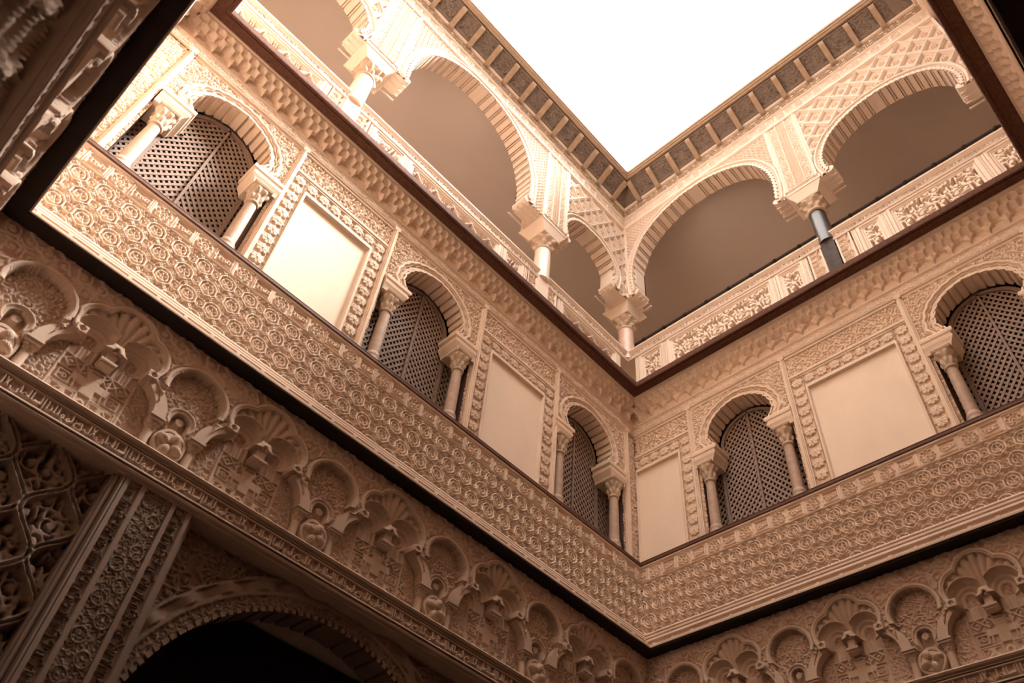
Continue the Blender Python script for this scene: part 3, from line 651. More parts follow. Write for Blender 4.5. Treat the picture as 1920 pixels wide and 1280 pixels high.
# ---------------------------------------------------------------- gallery piers and arches
def pier(w, u, lab):
    ref = (u, -.5, 10.63); t = thing('carved_pier', w, *ref, lab, 'pier', 'carved gallery piers')
    mb = MB(); mb.box(u - .218, u + .218, -.71, -.306, 10.63, 12.365)
    mb.build('pier_core', w, ref, M_STU, t)
    U, Z = gridUZ(u - .218, u + .218, 10.63, 12.36, .0048); x = (U - u) / .218; ax = np.abs(x)
    H = np.where(ax < .26, T_HE.at(U, Z, 0, 0, 2.4, 2.2) * .9, 1.15)
    H = np.where((ax > .34) & (ax < .74), T_AF.at(U * np.sign(x), Z, u * 1.0, 0, 1.0, 1.0) * (1 - .0), H)
    H = np.where((ax > .80) & (ax < .86), .2, H); H = np.where((ax > .28) & (ax < .32), 1.5, H); H = np.where((ax > .76) & (ax < .79), 1.5, H); H = np.where(ax > .93, 1.6, H)
    zz = Z - 10.63; H = np.where(zz < .05, T_AF.at(U, Z, 0, 0, .6, .6) * .9 + .1, H); H = np.where((zz > .05) & (zz < .062), 1.4, H)
    P = -.304 + .014 * H
    grid_obj('carved_front', w, ref, U, Z, P, np.ones((U.shape[0] - 1, U.shape[1] - 1), bool), M_STU, t, ground=(H < .12) * 1.0)
    for s in (-1, 1):          # carved cheeks
        for z0, z1 in ((10.66, 10.90),):
            mb = MB(); n = 9
            for a in range(n):
                for b in range(6):
                    pp = -.69 + a * .042; z = z0 + b * .042; mb.box(u + s * .218 - .004, u + s * .218 + .004, pp, pp + .030, z, z + .030)
            mb.build('carved_cheek', w, ref, M_STU, t)
pier('A', 1.235, 'carved pier above the white column on the left wall nearer the inner corner')
pier('A', 4.23, 'sunlit carved pier above the leftmost white column')
pier('B', 2.40, 'carved pier above the black marble column on the right wall')
t = thing('carved_pier', 'A', -.30, -.30, 10.63, 'slender moulded corner pier between the arches of the two walls', 'pier', 'carved gallery piers')
mb = MB(); mb.box(-.72, -.335, -.72, -.335, 10.63, 12.365); mb.build('pier_core', 'A', ref_of(t), M_STU, t)
for nm, (a, b, c, d) in {'molding_rib': (-.33, -.285, -.335, -.30), 'corner_shaft': (-.335, -.30, -.335, -.30)}.items():
    mb = MB(); mb.box(a, b, c, d, 10.63, 12.36); mb.box(a, b - .012, d, d + .012, 10.63, 12.36); mb.build(nm, 'A', ref_of(t), M_STU, t)
mb = MB(); mb.box(-.335, -.30, -.33, -.27, 10.63, 12.36); mb.box(-.300, -.286, -.318, -.29, 10.63, 12.36); mb.build('molding_rib', 'A', ref_of(t), M_STU, t)

def gal_arch(w, u0, u1, cu, half, kind, lab, nseg, tipz):
    ref = (cu, -.45, tipz); t = thing('gallery_arch', w, *ref, lab, 'arch', 'gallery arches')
    curve = arch_curve(cu, half, nseg); czc = (half[0][1] + half[-1][1]) / 2 - .1; poly = saw(arch_curve(cu, half, nseg), .022, cu, czc); rib = ribbed(arch_curve(cu, half, max(12, round(nseg * .58))), [(0, .034), (.10, .034), (.10, .012), (.22, .012), (.22, .034), (.32, .034), (.32, .0), (.93, .006)], cu, czc); rib[0] = poly[0]; rib[-1] = poly[-1]
    U, Z = gridUZ(u0, u1, tipz, 12.36, .0058); full = [(poly[0][0], tipz - 1)] + poly + [(poly[-1][0], tipz - 1)]
    ins = inside(cellc(U), cellc(Z), full); d = seg_d(U, Z, curve)
    H = .7 * bump01(d, .03, .055, .004) * (.5 + .5 * T_HE.at(U, Z, 0, 0, 1.3, 1.3)) + .4 * bump01(d, .055, .075) + 1.2 * bump01(d, .070, .078, .003) + 1.7 * bump01(d, .082, .128, .012)
    far = d > .135
    if kind == 'net': G = T_NET.at(U, Z, cu, 0, 1.15, 1.15) * 1.0; dep = -.316
    else:
        lu, lz = (3.128, 11.95) if w == 'B' else (.524 - .14, 11.90); lz += 0
        G = T_LZ.at(U, Z, lu, lz) * 1.35; dep = -.320
        du = np.mod(U - lu, .28) - .14; G = np.where((Z > lz + .20) & (np.abs(du) / .145 + (Z - lz - .20) / .205 > 1), 0, G)
    edge = (U < u0 + .025) | (U > u1 - .025) | (Z > 12.348)
    H = np.where(far, G, H); H = np.where(edge & far, 1.6, H)
    P = dep + .020 * H
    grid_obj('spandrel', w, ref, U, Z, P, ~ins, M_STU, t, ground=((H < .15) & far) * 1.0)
    mb = MB(); soffit(mb, rib, dep + .015, -.56); o = mb.build('fluted_arch_soffit', w, ref, M_STU, t)
    mb = MB(); n = len(poly)
    for k in range(n - 1):
        (x1, z1), (x2, z2) = poly[k], poly[k + 1]; f = .040; l1 = math.hypot(x1 - cu, z1 - czc); l2 = math.hypot(x2 - cu, z2 - czc)
        o1 = ((x1 - cu) / l1 * f, (z1 - czc) / l1 * f); o2 = ((x2 - cu) / l2 * f, (z2 - czc) / l2 * f); q = dep + .024
        mb.add([(x1, q - .02, z1), (x2, q - .02, z2), (x2, q, z2), (x1, q, z1), (x1 + o1[0], q, z1 + o1[1]), (x2 + o2[0], q, z2 + o2[1]), (x2 + o2[0], q - .02, z2 + o2[1]), (x1 + o1[0], q - .02, z1 + o1[1])], [(0, 1, 2, 3), (3, 2, 5, 4), (4, 5, 6, 7)])
    mb.build('serrated_arch_edge', w, ref, M_STU, t)
    mb = MB(); bot = [(poly[0][0], tipz)] + poly + [(poly[-1][0], tipz)]          # rear face of the arch wall
    top = [(x, 12.365) for x, z in bot]; m = len(bot); mb.add([(x, -.56, z) for x, z in bot] + [(x, -.56, z) for x, z in top], [(k, k + 1, k + 1 + m, k + m) for k in range(m - 1)])
    mb.box(u0, poly[0][0], -.56, -.36, tipz, 12.365); mb.box(poly[-1][0], u1, -.56, -.36, tipz, 12.365); mb.build('rear_wall', w, ref, M_STU, t)
    for s, x in ((1, poly[0][0]), (-1, poly[-1][0])):                              # roll-shaped corbels at the springing
        e = u0 if s > 0 else u1; q = x + s * .055
        pts = [(e, tipz + .004), (x - s * .03, tipz), (x + s * .02, tipz + .02), (q, tipz + .05), (q + s * .008, tipz + .085), (q - s * .01, tipz + .118), (x, tipz + .125), (e, tipz + .125)]
        mb = MB(); m = len(pts); mb.add([(a, -.55, b) for a, b in pts] + [(a, -.318, b) for a, b in pts], [(k, (k + 1) % m, (k + 1) % m + m, k + m) for k in range(m)] + [tuple(range(m)), tuple(range(m, 2 * m))])
        for k in range(4): mb.box(min(e, q) if s > 0 else min(q, e), max(e, q) - 0, -.62 + k * .075, -.60 + k * .075, tipz - .006, tipz + .01)
        mb.build('corbel', w, ref, M_STU, t)
gal_arch('A', 1.453, 4.012, 2.79, [(1.04, 10.72), (1.045, 11.1), (.99, 11.43), (.83, 11.83), (.54, 12.13), (.20, 12.275), (0, 12.295)], 'net', 'wide gallery arch in the middle of the left wall', 58, 10.62)
gal_arch('A', -.30, 1.017, .46, [(.47, 10.70), (.52, 10.93), (.50, 11.06), (.38, 11.26), (.20, 11.385), (0, 11.405)], 'loz', 'narrow gallery arch on the left wall beside the inner corner', 27, 10.62)
gal_arch('A', 4.448, 5.86, 5.10, [(.50, 10.70), (.55, 10.93), (.53, 11.06), (.40, 11.28), (.20, 11.405), (0, 11.425)], 'loz', 'sunlit narrow gallery arch at the top left end of the left wall', 27, 10.62)
gal_arch('B', -.30, 2.182, .94, [(1.09, 10.72), (1.12, 11.11), (1.07, 11.47), (.90, 11.84), (.62, 12.09), (.28, 12.235), (0, 12.26)], 'net', 'gallery arch on the right wall between inner corner and black column', 56, 10.62)
gal_arch('B', 2.618, 4.58, 3.55, [(.78, 10.66), (.81, 10.86), (.76, 11.10), (.60, 11.35), (.32, 11.52), (0, 11.575)], 'loz', 'gallery arch on the right wall right of the black column', 44, 10.60)
# plain gallery fronts of the two walls behind the camera
for w in 'CD':
    L = LEN[w]; mb = MB(); mb.box(-.45, L + .45, -.56, -.43, 8.45, 9.62); mb.box(-.45, L + .45, -.68, -.34, 11.75, 12.365)
    for u in ((-.35, 1.34, 4.3, L + .35) if w == 'C' else (-.35, 2.2, L + .35)): mb.box(u - .2, u + .2, -.68, -.34, 10.3, 11.8); mb.box(u - .1, u + .1, -.56, -.40, 8.45, 10.3)
    struct('wall_gallery_front', w, mb, (L / 2, -.5, 8.45), M_STU)

# ---------------------------------------------------------------- cornice, coffers, brackets, eaves
for w in 'ABCD':
    L = LEN[w]; S = SIDE[w]; ref = (L / 2, -.25, 12.23)
    t = thing('cornice', w, *ref, f'moulded cornice with a carved band at the top of the {S}', 'cornice', 'upper cornices')
    mb = MB(); mb.prof([(-.54, 12.355), (-.290, 12.355), (-.276, 12.362), (-.274, 12.385), (-.290, 12.392), (-.288, 12.405), (-.284, 12.43), (-.292, 12.437), (-.294, 12.625), (-.276, 12.632), (-.262, 12.65), (-.268, 12.66), (-.276, 12.665), (-.276, 12.83), (-.245, 12.84), (-.230, 12.865), (-.240, 12.88), (-.54, 12.90)], None, None, L)
    mb.build('cornice_molding', w, ref, M_STU, t)
    if w in 'AB':
        U, Z = gridUZ(-.30, L + .30, 12.44, 12.622, .0065); H = T_CA.at(SG[w] * U, Z, 0, 12.445, .85, 1.02); base = np.full(U.shape, -.296); P = base + .020 * H
        grid_obj('carved_band', w, ref, U, Z, P, corner_cells(U, base, L), M_STU, t, ground=(H < .12) * 1.0)
        U, Z = gridUZ(-.28, L + .28, 12.668, 12.828, .0065); H = T_AF.at(SG[w] * U, Z, 0, 0, 1.3, 1.3); base = np.full(U.shape, -.280); P = base + .020 * H
        grid_obj('scroll_band', w, ref, U, Z, P, corner_cells(U, base, L), M_BR, t, ground=(H < .12) * 1.0)
    ref = (L / 2, .0, 13.0); t = thing('roof_eaves', w, *ref, f'projecting timber eaves with carved coffers above the {S}', 'eaves', 'roof eaves')
    mb = MB(); mb.prof([(-.54, 12.88), (-.27, 12.88), (-.235, 12.885), (.035, 13.105), (.040, 13.085), (.062, 13.085), (.066, 13.11), (.090, 13.118), (.094, 13.145), (.111, 13.150), (.111, 13.20), (-.9, 13.24)], None, None, L)
    mb.build('eaves_board', w, ref, M_COF, t)
    mb = MB(); mb.prof([(.040, 13.083), (.064, 13.083), (.069, 13.108), (.091, 13.115), (.097, 13.143), (.114, 13.148), (.114, 13.20), (.04, 13.20)], None, None, L); mb.build('fascia_molding', w, ref, M_BR, t)
    if w in 'AB':
        pitch, off = (.3575, .048) if w == 'A' else (.3675, .06)
        ks = [k for k in range(-1, 16) if -.05 < off + pitch * k < L - .02] if w == 'A' else [k for k in range(0, 13) if off + pitch * k < L - .05]
        # coffers
        for n, k in enumerate(ks):
            a = off + pitch * k; b = a + pitch
            U, Y = gridUZ(a + .04, min(b - .04, L - .02), 0, 1, .008); Y = np.repeat(np.linspace(0, 1, 46)[:, None], U.shape[1], 1); U = np.repeat(U[:1], 46, 0)
            H = T_AF.at(U, Y * .37, 0, 0, 1.5, 1.5); e = bump01(Y, .14, .93, .01); Zs = 12.875 + Y * .215; Ps = -.235 + Y * .25
            H = np.where((Y > .12) & (Y < .93), H, 1.6); nrm = .010 * H; P = Ps + nrm * .73; Z2 = Zs - nrm * .68
            grid_obj('coffer', w, ref, U, Z2, P, np.ones((45, U.shape[1] - 1), bool), M_COF, t, ground=(H < .12) * 1.0)
        proto = None
        for n, k in enumerate(ks):
            u = off + pitch * k
            if proto is None:
                mb = MB(); h = .036
                side = [(-.262, 12.88), (-.262, 12.80), (-.225, 12.805), (-.150, 12.865), (-.090, 12.915), (-.030, 12.960), (.004, 12.985), (.022, 13.010), (.030, 13.045), (.020, 13.075), (.0, 13.10), (-.2, 12.90)]
                m = len(side); mb.add([(u - h, p, z) for p, z in side] + [(u + h, p, z) for p, z in side], [(i, (i + 1) % m, (i + 1) % m + m, i + m) for i in range(m)] + [tuple(range(m)), tuple(range(m, 2 * m))])
                o = mb.build('eaves_bracket', w, (u, -.2, 12.8), M_BR); proto = o; pn = u
            else:
                o = proto.copy(); COL.objects.link(o); o.location = wp(w, u, -.2, 12.8)
            tag(o, f'curved timber eaves bracket of the {S}, {ORD[n]} from the inner corner', 'bracket', f'eaves brackets of the {S}')

# ---------------------------------------------------------------- niche storey under the dark overhang
ZB = 4.40
PN = -.12
NICHE = {'A': (.17, 1.03, [.66, 1.69, 2.73, 3.77, 4.79], [.17, 1.20, 2.22, 3.25, 4.28, 5.28], 1.08), 'B': (.22, .96, [.68, 1.64, 2.60, 3.56], [.22, 1.18, 2.13, 3.09, 4.04], 1.0), 'D': (.22, .96, [.68, 1.64, 2.60, 3.56], [.22, 1.18, 2.13, 3.09, 4.04], 1.0)}
def strap(U, Z, x, zz, k):
    """square strapwork panels between the colonnettes: x,zz local, returns height 0..1"""
    H = np.zeros(x.shape); ax = np.abs(x)
    def L(pts, w=.007, h=1.0):
        nonlocal H
        for s in (1, -1):
            d = seg_d(x, zz, [(s * a, b) for a, b in pts]); H = np.maximum(H, h * np.clip((1 - d / w) * 2, 0, 1))
    plain = (ax < .035) & (zz > .11) & (zz < .27) | (ax < .10) & (zz > .165) & (zz < .215)
    H = np.where(plain, .8, H)
    L([(.035, .02), (.035, .105), (.175, .105), (.175, .02)]); L([(.048, .02), (.048, .092), (.162, .092), (.162, .02)], .005, .8)
    L([(.10, .125), (.165, .125), (.165, .185), (.10, .185), (.10, .125)]); L([(.0, .235), (.035, .235), (.035, .285), (.0, .285)]); L([(.035, .26), (.07, .225), (.105, .26), (.07, .295), (.035, .26)], .006)
    L([(.105, .26), (.14, .225), (.175, .26), (.14, .295), (.105, .26)], .006); L([(.075, .12), (.075, .30)], .006); L([(.19, .02), (.19, .34)], .008)
    L([(.115, .21), (.19, .21)], .006); L([(.055, .03), (.09, .05), (.11, .085)], .011, .75); L([(.15, .03), (.11, .05), (.09, .085)], .011, .75); L(spiral(.105, .062, .028, .008, 0, 360), .007, .75); L(spiral(.132, .155, .020, .005, 0, 420), .006, .7)
    L([(.012, .02), (.02, .06), (.0, .08)], .010, .8)
    L([(.098, .30), (.098, .40)], .007); L([(.140, .30), (.140, .40)], .007); L([(.06, .30), (.06, .40)], .010); L([(.119, .31), (.119, .40)], .004, .6); L([(.03, .30), (.19, .30)], .006)
    for (a, b) in ((.07, .26), (.14, .26)):
        for s in (1, -1): H = np.maximum(H, np.clip((1 - np.hypot(x - s * a, zz - b) / .012) * 2, 0, 1))
    return H
def niche_storey(w, st, um=None):
    L = LEN[w]; u00, per, SH, FL, kk = NICHE[w]; e1 = min(L + .12, um or 99)
    U, Z = gridUZ(-.13, e1, ZB - .01, 5.235, st); z = Z - ZB; s = SG[w]
    P = np.full(U.shape, PN); G = np.zeros(U.shape); lab = np.zeros(U.shape, int)
    arab = T_AB.at(s * U, Z, 0, 0, .9, .9)
    P += .011 * arab; G = (arab < .12) * 1.0
    # ---- lower zone: everything behind the springing line sits deeper
    cs = np.array(SH); cf = np.array(FL)
    xs = U[..., None] - cs; i_s = np.abs(xs).argmin(-1); x = np.take_along_axis(xs, i_s[..., None], -1)[..., 0] / kk     # local to shell niche
    xf = U[..., None] - cf; i_f = np.abs(xf).argmin(-1); y = np.take_along_axis(xf, i_f[..., None], -1)[..., 0] / kk     # local to flower niche
    ax, ay = np.abs(x), np.abs(y)
    # quarter vaults springing from the colonnettes (y=.14,z=.21) up to the blocks (y=.24,z=.40)
    qa = (z < .21) & (ay > .085) & (ay < .26) | (z >= .19) & (z < .40) & (np.hypot(ay - .345, (z - .20) * .78) < .195) & (ay > .13)
    low = (z < .40) & (ax < .245); deep = (low | qa) & (ay > .085)
    fr = strap(U, Z, x, z, kk); side = T_AF.at(s * U, Z, 0, 0, .8, .8)
    PD = PN - .085 + .012 * np.where(ax < .20, fr, side * .8); P = np.where(deep, PD, P); G = np.where(deep, np.where(ax < .20, (fr < .1) * .9, (side < .1) * .9), G)
    # ---- trefoil with shell
    dc = np.hypot(x, z - .585) - .128; dl = np.hypot(ax - .128, (z - .50) * .92) - .108; dt = np.minimum(dc, dl); tre = (dt < 0) & (z >= .385)
    P = np.where((dt >= 0) & (dt < .014) & (z > .40), PN + .012, P); P = np.where((dt >= .014) & (dt < .034) & (z > .40), PN + .020, P); P = np.where((dt >= .034) & (dt < .040) & (z > .40), PN - .006, P); G = np.where((dt >= 0) & (dt < .040) & (z > .40), 0, G)
    rr = np.hypot(x, z - .43); th = np.arctan2(x, z - .43); fl = np.abs(np.cos(th * 13)) ** .7; shell = PN - .018 - .052 * (1 - np.clip(rr / .30, 0, 1)) + .020 * fl * np.clip(rr / .16, 0, 1) - .012 * sm(rr, .24, .27) * (np.cos(th * 13) ** 2 < .15)
    hl = np.hypot(ax - .118, (z - .455)); hood = PN - .10 * np.sqrt(np.clip(1 - (hl / .125) ** 2, 0, 1)) + .006 * np.sin(hl * 190) ; hood = np.where((hl < .032) | (z < .445) & (np.abs(ax - .118) < .032), PN - .112 + .01 * side, hood)
    is_hood = (dl < -.0) & (hl < .122) & (ax > .022); P = np.where(tre, np.where(is_hood, hood, shell), P); G = np.where(tre, np.where(is_hood & (hl < .032), .8, 0), G)
    rim = tre & (np.abs(hl - .122) < .006) & (ax > .02); P = np.where(rim, PN - .008, P)
    lab[(dt < .037) & (z > .40) | deep & (ax < .205) & (z <= .40) | tre] = 1
    # ---- flower niche: round arch over arabesque, small inner niche
    da = np.hypot(y, z - .455) - .160; rnd = (da < 0) & (z > .40) | (ay < .160) & (z <= .40) & (z > .19) & ~qa | (ay < .13) & (z <= .21)
    upb = (z > .40)
    P = np.where((da >= 0) & (da < .012) & upb, PN + .012, P); P = np.where((da >= .012) & (da < .034) & upb, PN + .020, P); P = np.where((da >= .034) & (da < .040) & upb, PN - .006, P); G = np.where((da >= 0) & (da < .04) & upb, 0, G)
    ar2 = T_AR.at(s * U, Z, .02, 0, .62, .62); P = np.where(rnd, PN - .055 + .012 * ar2, P); G = np.where(rnd, (ar2 < .12) * 1.0, G)
    di = np.hypot(y, z - .285) - .050; inn = (di < 0) | (ay < .050) & (z < .285) & (z > .1); P = np.where((di > 0) & (di < .034) & (z > .20), PN - .046, P); G = np.where((di > 0) & (di < .034) & (z > .2), 0, G); P = np.where((di > .022) & (di < .034) & (z > .22), PN - .036, P); P = np.where(inn, PN - .105 + .030 * np.clip(-di / .05, 0, 1), P); G = np.where(inn, 0, G)
    gr = (np.abs(np.sin(y * 240)) > .5) | (np.abs(np.sin(z * 240)) > .5); P = np.where((np.hypot(y, z - .29) < .028), PN - .070 + .006 * gr, P)
    P = np.where((z < .19) & (ay < .12), PN - .085, P); G = np.where((z < .19) & (ay < .12), .0, G)
    lab[((da < .037) & (z > .40) | rnd | qa & (ay < .25)) & (lab == 0)] = 2
    # plain blocks between the arches
    blk = (np.abs(ay - .255) < .034 / kk) & (np.abs(z - .405) < .028); P = np.where(blk, PN + .028, P); P = np.where(blk & (np.abs(ay - .255) + np.abs(z - .405) < .02), PN + .015, P); lab[blk & (lab != 0)] = 2
    P = P + .0
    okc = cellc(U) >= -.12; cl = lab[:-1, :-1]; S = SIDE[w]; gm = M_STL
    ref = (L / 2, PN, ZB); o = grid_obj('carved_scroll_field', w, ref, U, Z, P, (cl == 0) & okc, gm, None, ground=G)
    tag(o, f'scrolling leaf relief above the niches of the {S} under the overhang', 'relief', 'scroll fields')
    sub = lambda c, hw: (np.abs(cellc(U) - c) <= hw)
    def shrink(c, hw):
        cols = np.flatnonzero(np.abs(U[0] - c) <= hw + .01); return slice(cols[0], cols[-1] + 1)
    for n, c in enumerate(SH):
        if c > e1 - .1: continue
        sl = shrink(c, per / 2); ref = (c, PN, ZB); t = thing('shell_niche', w, *ref, f'scallop shell niche, {ORD[n]} one from the inner corner on the {S}', 'niche', f'shell niches of the {S}')
        cm = (cl[:, sl.start:sl.stop - 1] == 1) & okc[:, sl.start:sl.stop - 1] & (i_s[:-1, sl.start:sl.stop - 1] == n)
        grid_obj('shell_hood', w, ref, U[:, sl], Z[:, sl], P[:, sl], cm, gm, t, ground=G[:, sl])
        mb = MB(); q = .036 * kk      # hanging corbel between the twin arches
        rect_loft(mb, [(c - q, c + q, PN - .10, PN - .005, ZB + .318), (c - q * 1.25, c + q * 1.25, PN - .10, PN + .004, ZB + .324), (c - q * 1.25, c + q * 1.25, PN - .10, PN + .004, ZB + .338), (c - q * .75, c + q * .75, PN - .10, PN - .012, ZB + .345), (c - q * .8, c + q * .8, PN - .10, PN - .012, ZB + .40), (c - q * .5, c + q * .5, PN - .10, PN - .03, ZB + .44)])
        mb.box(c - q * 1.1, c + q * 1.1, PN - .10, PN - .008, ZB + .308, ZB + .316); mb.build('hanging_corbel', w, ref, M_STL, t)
    for n, c in enumerate(FL):
        if c > e1 - .1: continue
        sl = shrink(c, per / 2); ref = (c, PN, ZB); t = thing('flower_niche', w, *ref, f'round niche with carved flower, {ORD[n]} one from the inner corner on the {S}', 'niche', f'flower niches of the {S}')
        cm = (cl[:, sl.start:sl.stop - 1] == 2) & okc[:, sl.start:sl.stop - 1] & (i_f[:-1, sl.start:sl.stop - 1] == n)
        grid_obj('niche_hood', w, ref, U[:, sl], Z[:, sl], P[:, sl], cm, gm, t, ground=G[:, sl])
        for sd in (-1, 1):
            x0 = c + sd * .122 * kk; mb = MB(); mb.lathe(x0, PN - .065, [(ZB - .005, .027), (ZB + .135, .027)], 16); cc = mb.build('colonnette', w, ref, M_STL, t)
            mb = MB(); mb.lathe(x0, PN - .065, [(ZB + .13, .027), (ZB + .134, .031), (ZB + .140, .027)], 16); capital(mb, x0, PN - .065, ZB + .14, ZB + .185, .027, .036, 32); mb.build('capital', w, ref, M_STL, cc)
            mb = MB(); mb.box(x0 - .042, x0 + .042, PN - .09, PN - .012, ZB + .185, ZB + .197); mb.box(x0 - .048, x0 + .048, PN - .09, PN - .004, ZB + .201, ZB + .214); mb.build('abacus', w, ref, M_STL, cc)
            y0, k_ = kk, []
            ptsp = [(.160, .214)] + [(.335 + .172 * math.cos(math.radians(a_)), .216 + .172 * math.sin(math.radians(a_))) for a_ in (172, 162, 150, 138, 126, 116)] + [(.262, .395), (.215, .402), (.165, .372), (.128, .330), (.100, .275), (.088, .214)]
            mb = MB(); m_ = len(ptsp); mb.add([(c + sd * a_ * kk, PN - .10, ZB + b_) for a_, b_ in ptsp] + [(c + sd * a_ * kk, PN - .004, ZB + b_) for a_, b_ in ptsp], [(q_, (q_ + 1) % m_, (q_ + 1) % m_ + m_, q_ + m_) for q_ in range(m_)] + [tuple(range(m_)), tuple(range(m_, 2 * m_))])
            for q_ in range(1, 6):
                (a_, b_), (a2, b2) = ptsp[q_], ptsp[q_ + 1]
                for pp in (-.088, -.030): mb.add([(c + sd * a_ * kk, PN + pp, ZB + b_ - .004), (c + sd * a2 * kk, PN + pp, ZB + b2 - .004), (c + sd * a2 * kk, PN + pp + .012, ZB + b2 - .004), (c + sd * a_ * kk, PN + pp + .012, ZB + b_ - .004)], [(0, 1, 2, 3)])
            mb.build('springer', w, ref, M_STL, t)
        # flower: rounded boss with four petals
        n1, n2 = 41, 73; R0 = .094 * kk; th = np.linspace(0, 2 * PI, n2)[None, :]; r = np.linspace(0, 1, n1)[:, None]
        X_, Y_ = r * np.cos(th), r * np.sin(th); hgt = .030 * np.sqrt(np.clip(1 - r ** 4, 0, 1))
        for q_ in range(4):
            a_ = .38 + PI / 2 * q_; lx = X_ * math.cos(a_) + Y_ * math.sin(a_) - .50; ly = -X_ * math.sin(a_) + Y_ * math.cos(a_); e_ = 1 - (lx / .40) ** 2 - (ly / .27) ** 2; hgt = np.maximum(hgt, .028 + .034 * np.sqrt(np.clip(e_, 0, 1)) * (1 + .10 * np.sin(lx * 40) * np.sin(ly * 40)))
        hgt = hgt - .012 * bump01(r, .72, .80, .03) * (hgt < .034) + 0 * th
        rad = R0 * r * (1 + .03 * np.cos(5 * th)); UU = c + rad * np.cos(th); ZZ = ZB + .100 + rad * np.sin(th); PP = PN - .062 + hgt
        PP[-1] = PN - .09
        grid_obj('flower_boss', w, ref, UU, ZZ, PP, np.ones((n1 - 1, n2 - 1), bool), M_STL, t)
    # inscription band below
    ref = (L / 2, PN, 4.22); t = thing('inscription_band', w, *ref, f'band of carved cursive script below the niches of the {S}', 'inscription', 'inscription bands')
    mb = MB(); mb.prof([(-.40, 4.405), (-.16, 4.402), (-.125, 4.398), (-.105, 4.392), (-.095, 4.380), (-.105, 4.368), (-.125, 4.362), (-.118, 4.352), (-.135, 4.346), (-.145, 4.340), (-.145, 4.238), (-.130, 4.232), (-.118, 4.222), (-.125, 4.210), (-.150, 4.205), (-.150, 4.195), (-.40, 4.195)], None, None, L)
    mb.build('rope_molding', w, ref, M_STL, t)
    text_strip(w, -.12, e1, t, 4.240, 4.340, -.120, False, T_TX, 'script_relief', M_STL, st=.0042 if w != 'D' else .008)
niche_storey('A', .0052); niche_storey('B', .0048); niche_storey('D', .0075)

# ---------------------------------------------------------------- ground storey of the left wall: openwork, pier, great arch
ref = (4.19, -.2, 2.6); t = thing('carved_pier', 'A', *ref, 'tall shadowed pier with bands of script beside the dark great arch', 'pier')
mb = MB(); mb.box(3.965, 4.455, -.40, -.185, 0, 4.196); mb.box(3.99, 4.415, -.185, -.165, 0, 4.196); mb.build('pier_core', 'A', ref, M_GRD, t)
mb = MB()
for a, b in ((3.992, 4.006), (4.098, 4.116), (4.272, 4.290), (4.376, 4.392), (4.398, 4.408), (4.425, 4.440)): mb.box(a, b, -.19, -.146 if b < 4.41 else -.17, 0, 4.196)
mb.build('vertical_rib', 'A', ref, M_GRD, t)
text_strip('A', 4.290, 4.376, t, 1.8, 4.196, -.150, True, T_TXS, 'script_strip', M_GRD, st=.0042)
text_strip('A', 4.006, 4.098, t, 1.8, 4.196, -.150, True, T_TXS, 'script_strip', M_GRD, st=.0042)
T_WR = Tile(.156, .19, .003)      # wreath ornament of the middle strip
for cx, cz in ((.045, .05), (.111, .145)):
    T_WR.ink(arc(cx, cz, .038, 0, 360, 16), .0055, 1)
    for k in range(12):
        a = math.radians(30 * k); T_WR.ink([(cx + .016 * math.cos(a), cz + .016 * math.sin(a)), (cx + .030 * math.cos(a), cz + .030 * math.sin(a))], .0038, .75)
    T_WR.dot(cx, cz, .010, 1)
for k in range(4): T_WR.ink(spiral(.02 + .038 * k, .10 if k % 2 else .0, .022, .006, 70 * k, 320), .005, .7)
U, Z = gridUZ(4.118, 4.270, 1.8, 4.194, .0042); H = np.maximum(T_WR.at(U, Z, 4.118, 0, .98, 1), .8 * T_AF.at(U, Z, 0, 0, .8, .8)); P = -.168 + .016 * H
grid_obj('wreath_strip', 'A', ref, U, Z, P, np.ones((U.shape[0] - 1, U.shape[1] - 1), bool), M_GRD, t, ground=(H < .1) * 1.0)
ref = (5.1, -.27, 2.0)
U, Z = gridUZ(4.45, 5.75, 1.9, 4.20, .0075); H = T_SB.at(U, Z, 4.52, 4.05); H = np.maximum(H, .62 * np.clip(T_AO.at(U, Z, 0, 0, .95, .95) * 1.6, 0, 1)); P = -.325 + .115 * np.clip(H, 0, 1.2)
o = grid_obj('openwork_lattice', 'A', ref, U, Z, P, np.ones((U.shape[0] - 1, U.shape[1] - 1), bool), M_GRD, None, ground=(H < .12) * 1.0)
tag(o, 'deep undulating openwork lattice panel in the dark lower left corner', 'openwork panel')
U, Z = gridUZ(-.1, LB + .1, 1.9, 4.196, .014); H = T_SB.at(U, Z, .1, 4.05); H = np.maximum(H, .62 * np.clip(T_AO.at(U, Z, 0, 0, .95, .95) * 1.6, 0, 1)); P = -.29 + .11 * np.clip(H, 0, 1.2)
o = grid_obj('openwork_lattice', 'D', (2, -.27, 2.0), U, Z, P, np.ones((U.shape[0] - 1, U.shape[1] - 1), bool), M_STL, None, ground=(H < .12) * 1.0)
tag(o, 'blurred openwork lattice in the upper left corner on the near left wall', 'openwork panel')
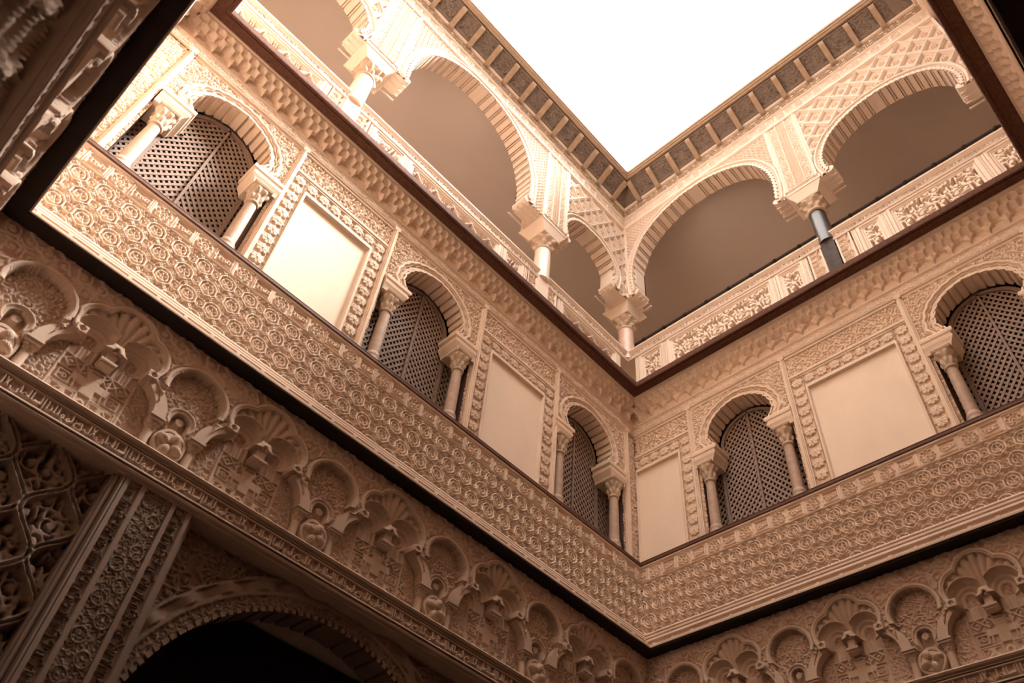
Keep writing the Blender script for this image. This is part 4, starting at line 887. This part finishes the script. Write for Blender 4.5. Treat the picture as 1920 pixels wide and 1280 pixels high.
# great arch
CU, CZ, R = BIG; ref = (CU, -.27, 2.6); t = thing('great_arch', 'A', *ref, 'great dark arch at the foot of the left wall opening on a black interior', 'arch')
cv = [(CU + R * math.cos(math.radians(a)), CZ + R * math.sin(math.radians(a)) * (1 + .01 * math.sin(math.radians(a)))) for a in np.linspace(182, -2, 70)]
poly = []
for i in range(69):
    (a, b), (c, d) = cv[i], cv[i + 1]; f = .985 if i % 2 else 1.0; poly += [(CU + (a - CU) * (1 - .02), CZ + (b - CZ) * .98), ((a + c) / 2 + ((a + c) / 2 - CU) * .012, (b + d) / 2 + ((b + d) / 2 - CZ) * .012)]
poly.append(cv[-1]); U, Z = gridUZ(1.55, 3.97, 2.6, 4.20, .006)
full = [(poly[0][0], 1)] + poly + [(poly[-1][0], 1)]; ins = inside(cellc(U), cellc(Z), full); rr = np.hypot(U - CU, Z - CZ) - R
ar = T_AB.at(U, Z, .2, .1, .95, .95); fine = T_AF.at(U, Z, 0, 0, .9, .9); an = np.arctan2(Z - CZ, U - CU)
H = np.where(rr > .18, ar, 0); P = -.285 + .016 * H; G = ((H < .12) & (rr > .18)) * 1.0
P = np.where(rr < .07, -.262 + .012 * fine, P); P = np.where((rr >= .07) & (rr < .10), -.245, P); P = np.where((rr >= .10) & (rr < .155), -.250 + .018 * np.cos(an * 34), P); P = np.where((rr >= .155) & (rr < .18), -.242, P); G = np.where(rr < .07, (fine < .12) * .8, G)
for mx, mz, mr in ((3.66, 4.03, .125), (3.79, 3.80, .07), (2.02, 4.03, .125)):
    d = np.hypot(U - mx, Z - mz); m = (d < mr) & (rr > .17); an2 = np.arctan2(Z - mz, U - mx)
    hh = 1.5 * bump01(d, mr - .014, mr, .004) + 1.2 * bump01(d, mr * .60, mr * .68, .004) + .9 * (np.abs(np.cos(an2 * 8 + d * 40)) > .72) * (d < mr * .88) + .8 * (d < .018); P = np.where(m, -.283 + .013 * hh, P); G = np.where(m, (hh < .2) * .9, G)
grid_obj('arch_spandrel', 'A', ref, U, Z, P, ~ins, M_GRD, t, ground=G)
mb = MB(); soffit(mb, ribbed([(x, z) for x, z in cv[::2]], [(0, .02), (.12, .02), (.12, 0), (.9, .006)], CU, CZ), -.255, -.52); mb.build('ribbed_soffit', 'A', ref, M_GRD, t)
mb = MB()
for k in range(-2, 75):
    a = math.radians(184 - 188 * k / 72); b = math.radians(184 - 188 * (k + .55) / 72); r0, r1 = R * .985, R + .012
    mb.add([(CU + r * math.cos(q), p, CZ + r * math.sin(q)) for p in (-.252, -.275) for r, q in ((r0, a), (r0, b), (r1, b), (r1, a))], [(0, 1, 2, 3), (4, 7, 6, 5), (0, 4, 5, 1), (1, 5, 6, 2), (2, 6, 7, 3), (3, 7, 4, 0)])
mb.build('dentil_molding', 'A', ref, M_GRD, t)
mb = MB(); mb.box(1.6, 4.0, -1.04, -1.0, 0, 4.28); mb.build('interior_darkness', 'A', ref, M_VOID, t, 'black panel standing in for the unlit interior behind the arch')  # black panel painted as the shade inside the great arch
# lower wall faces so the relief has a body behind it
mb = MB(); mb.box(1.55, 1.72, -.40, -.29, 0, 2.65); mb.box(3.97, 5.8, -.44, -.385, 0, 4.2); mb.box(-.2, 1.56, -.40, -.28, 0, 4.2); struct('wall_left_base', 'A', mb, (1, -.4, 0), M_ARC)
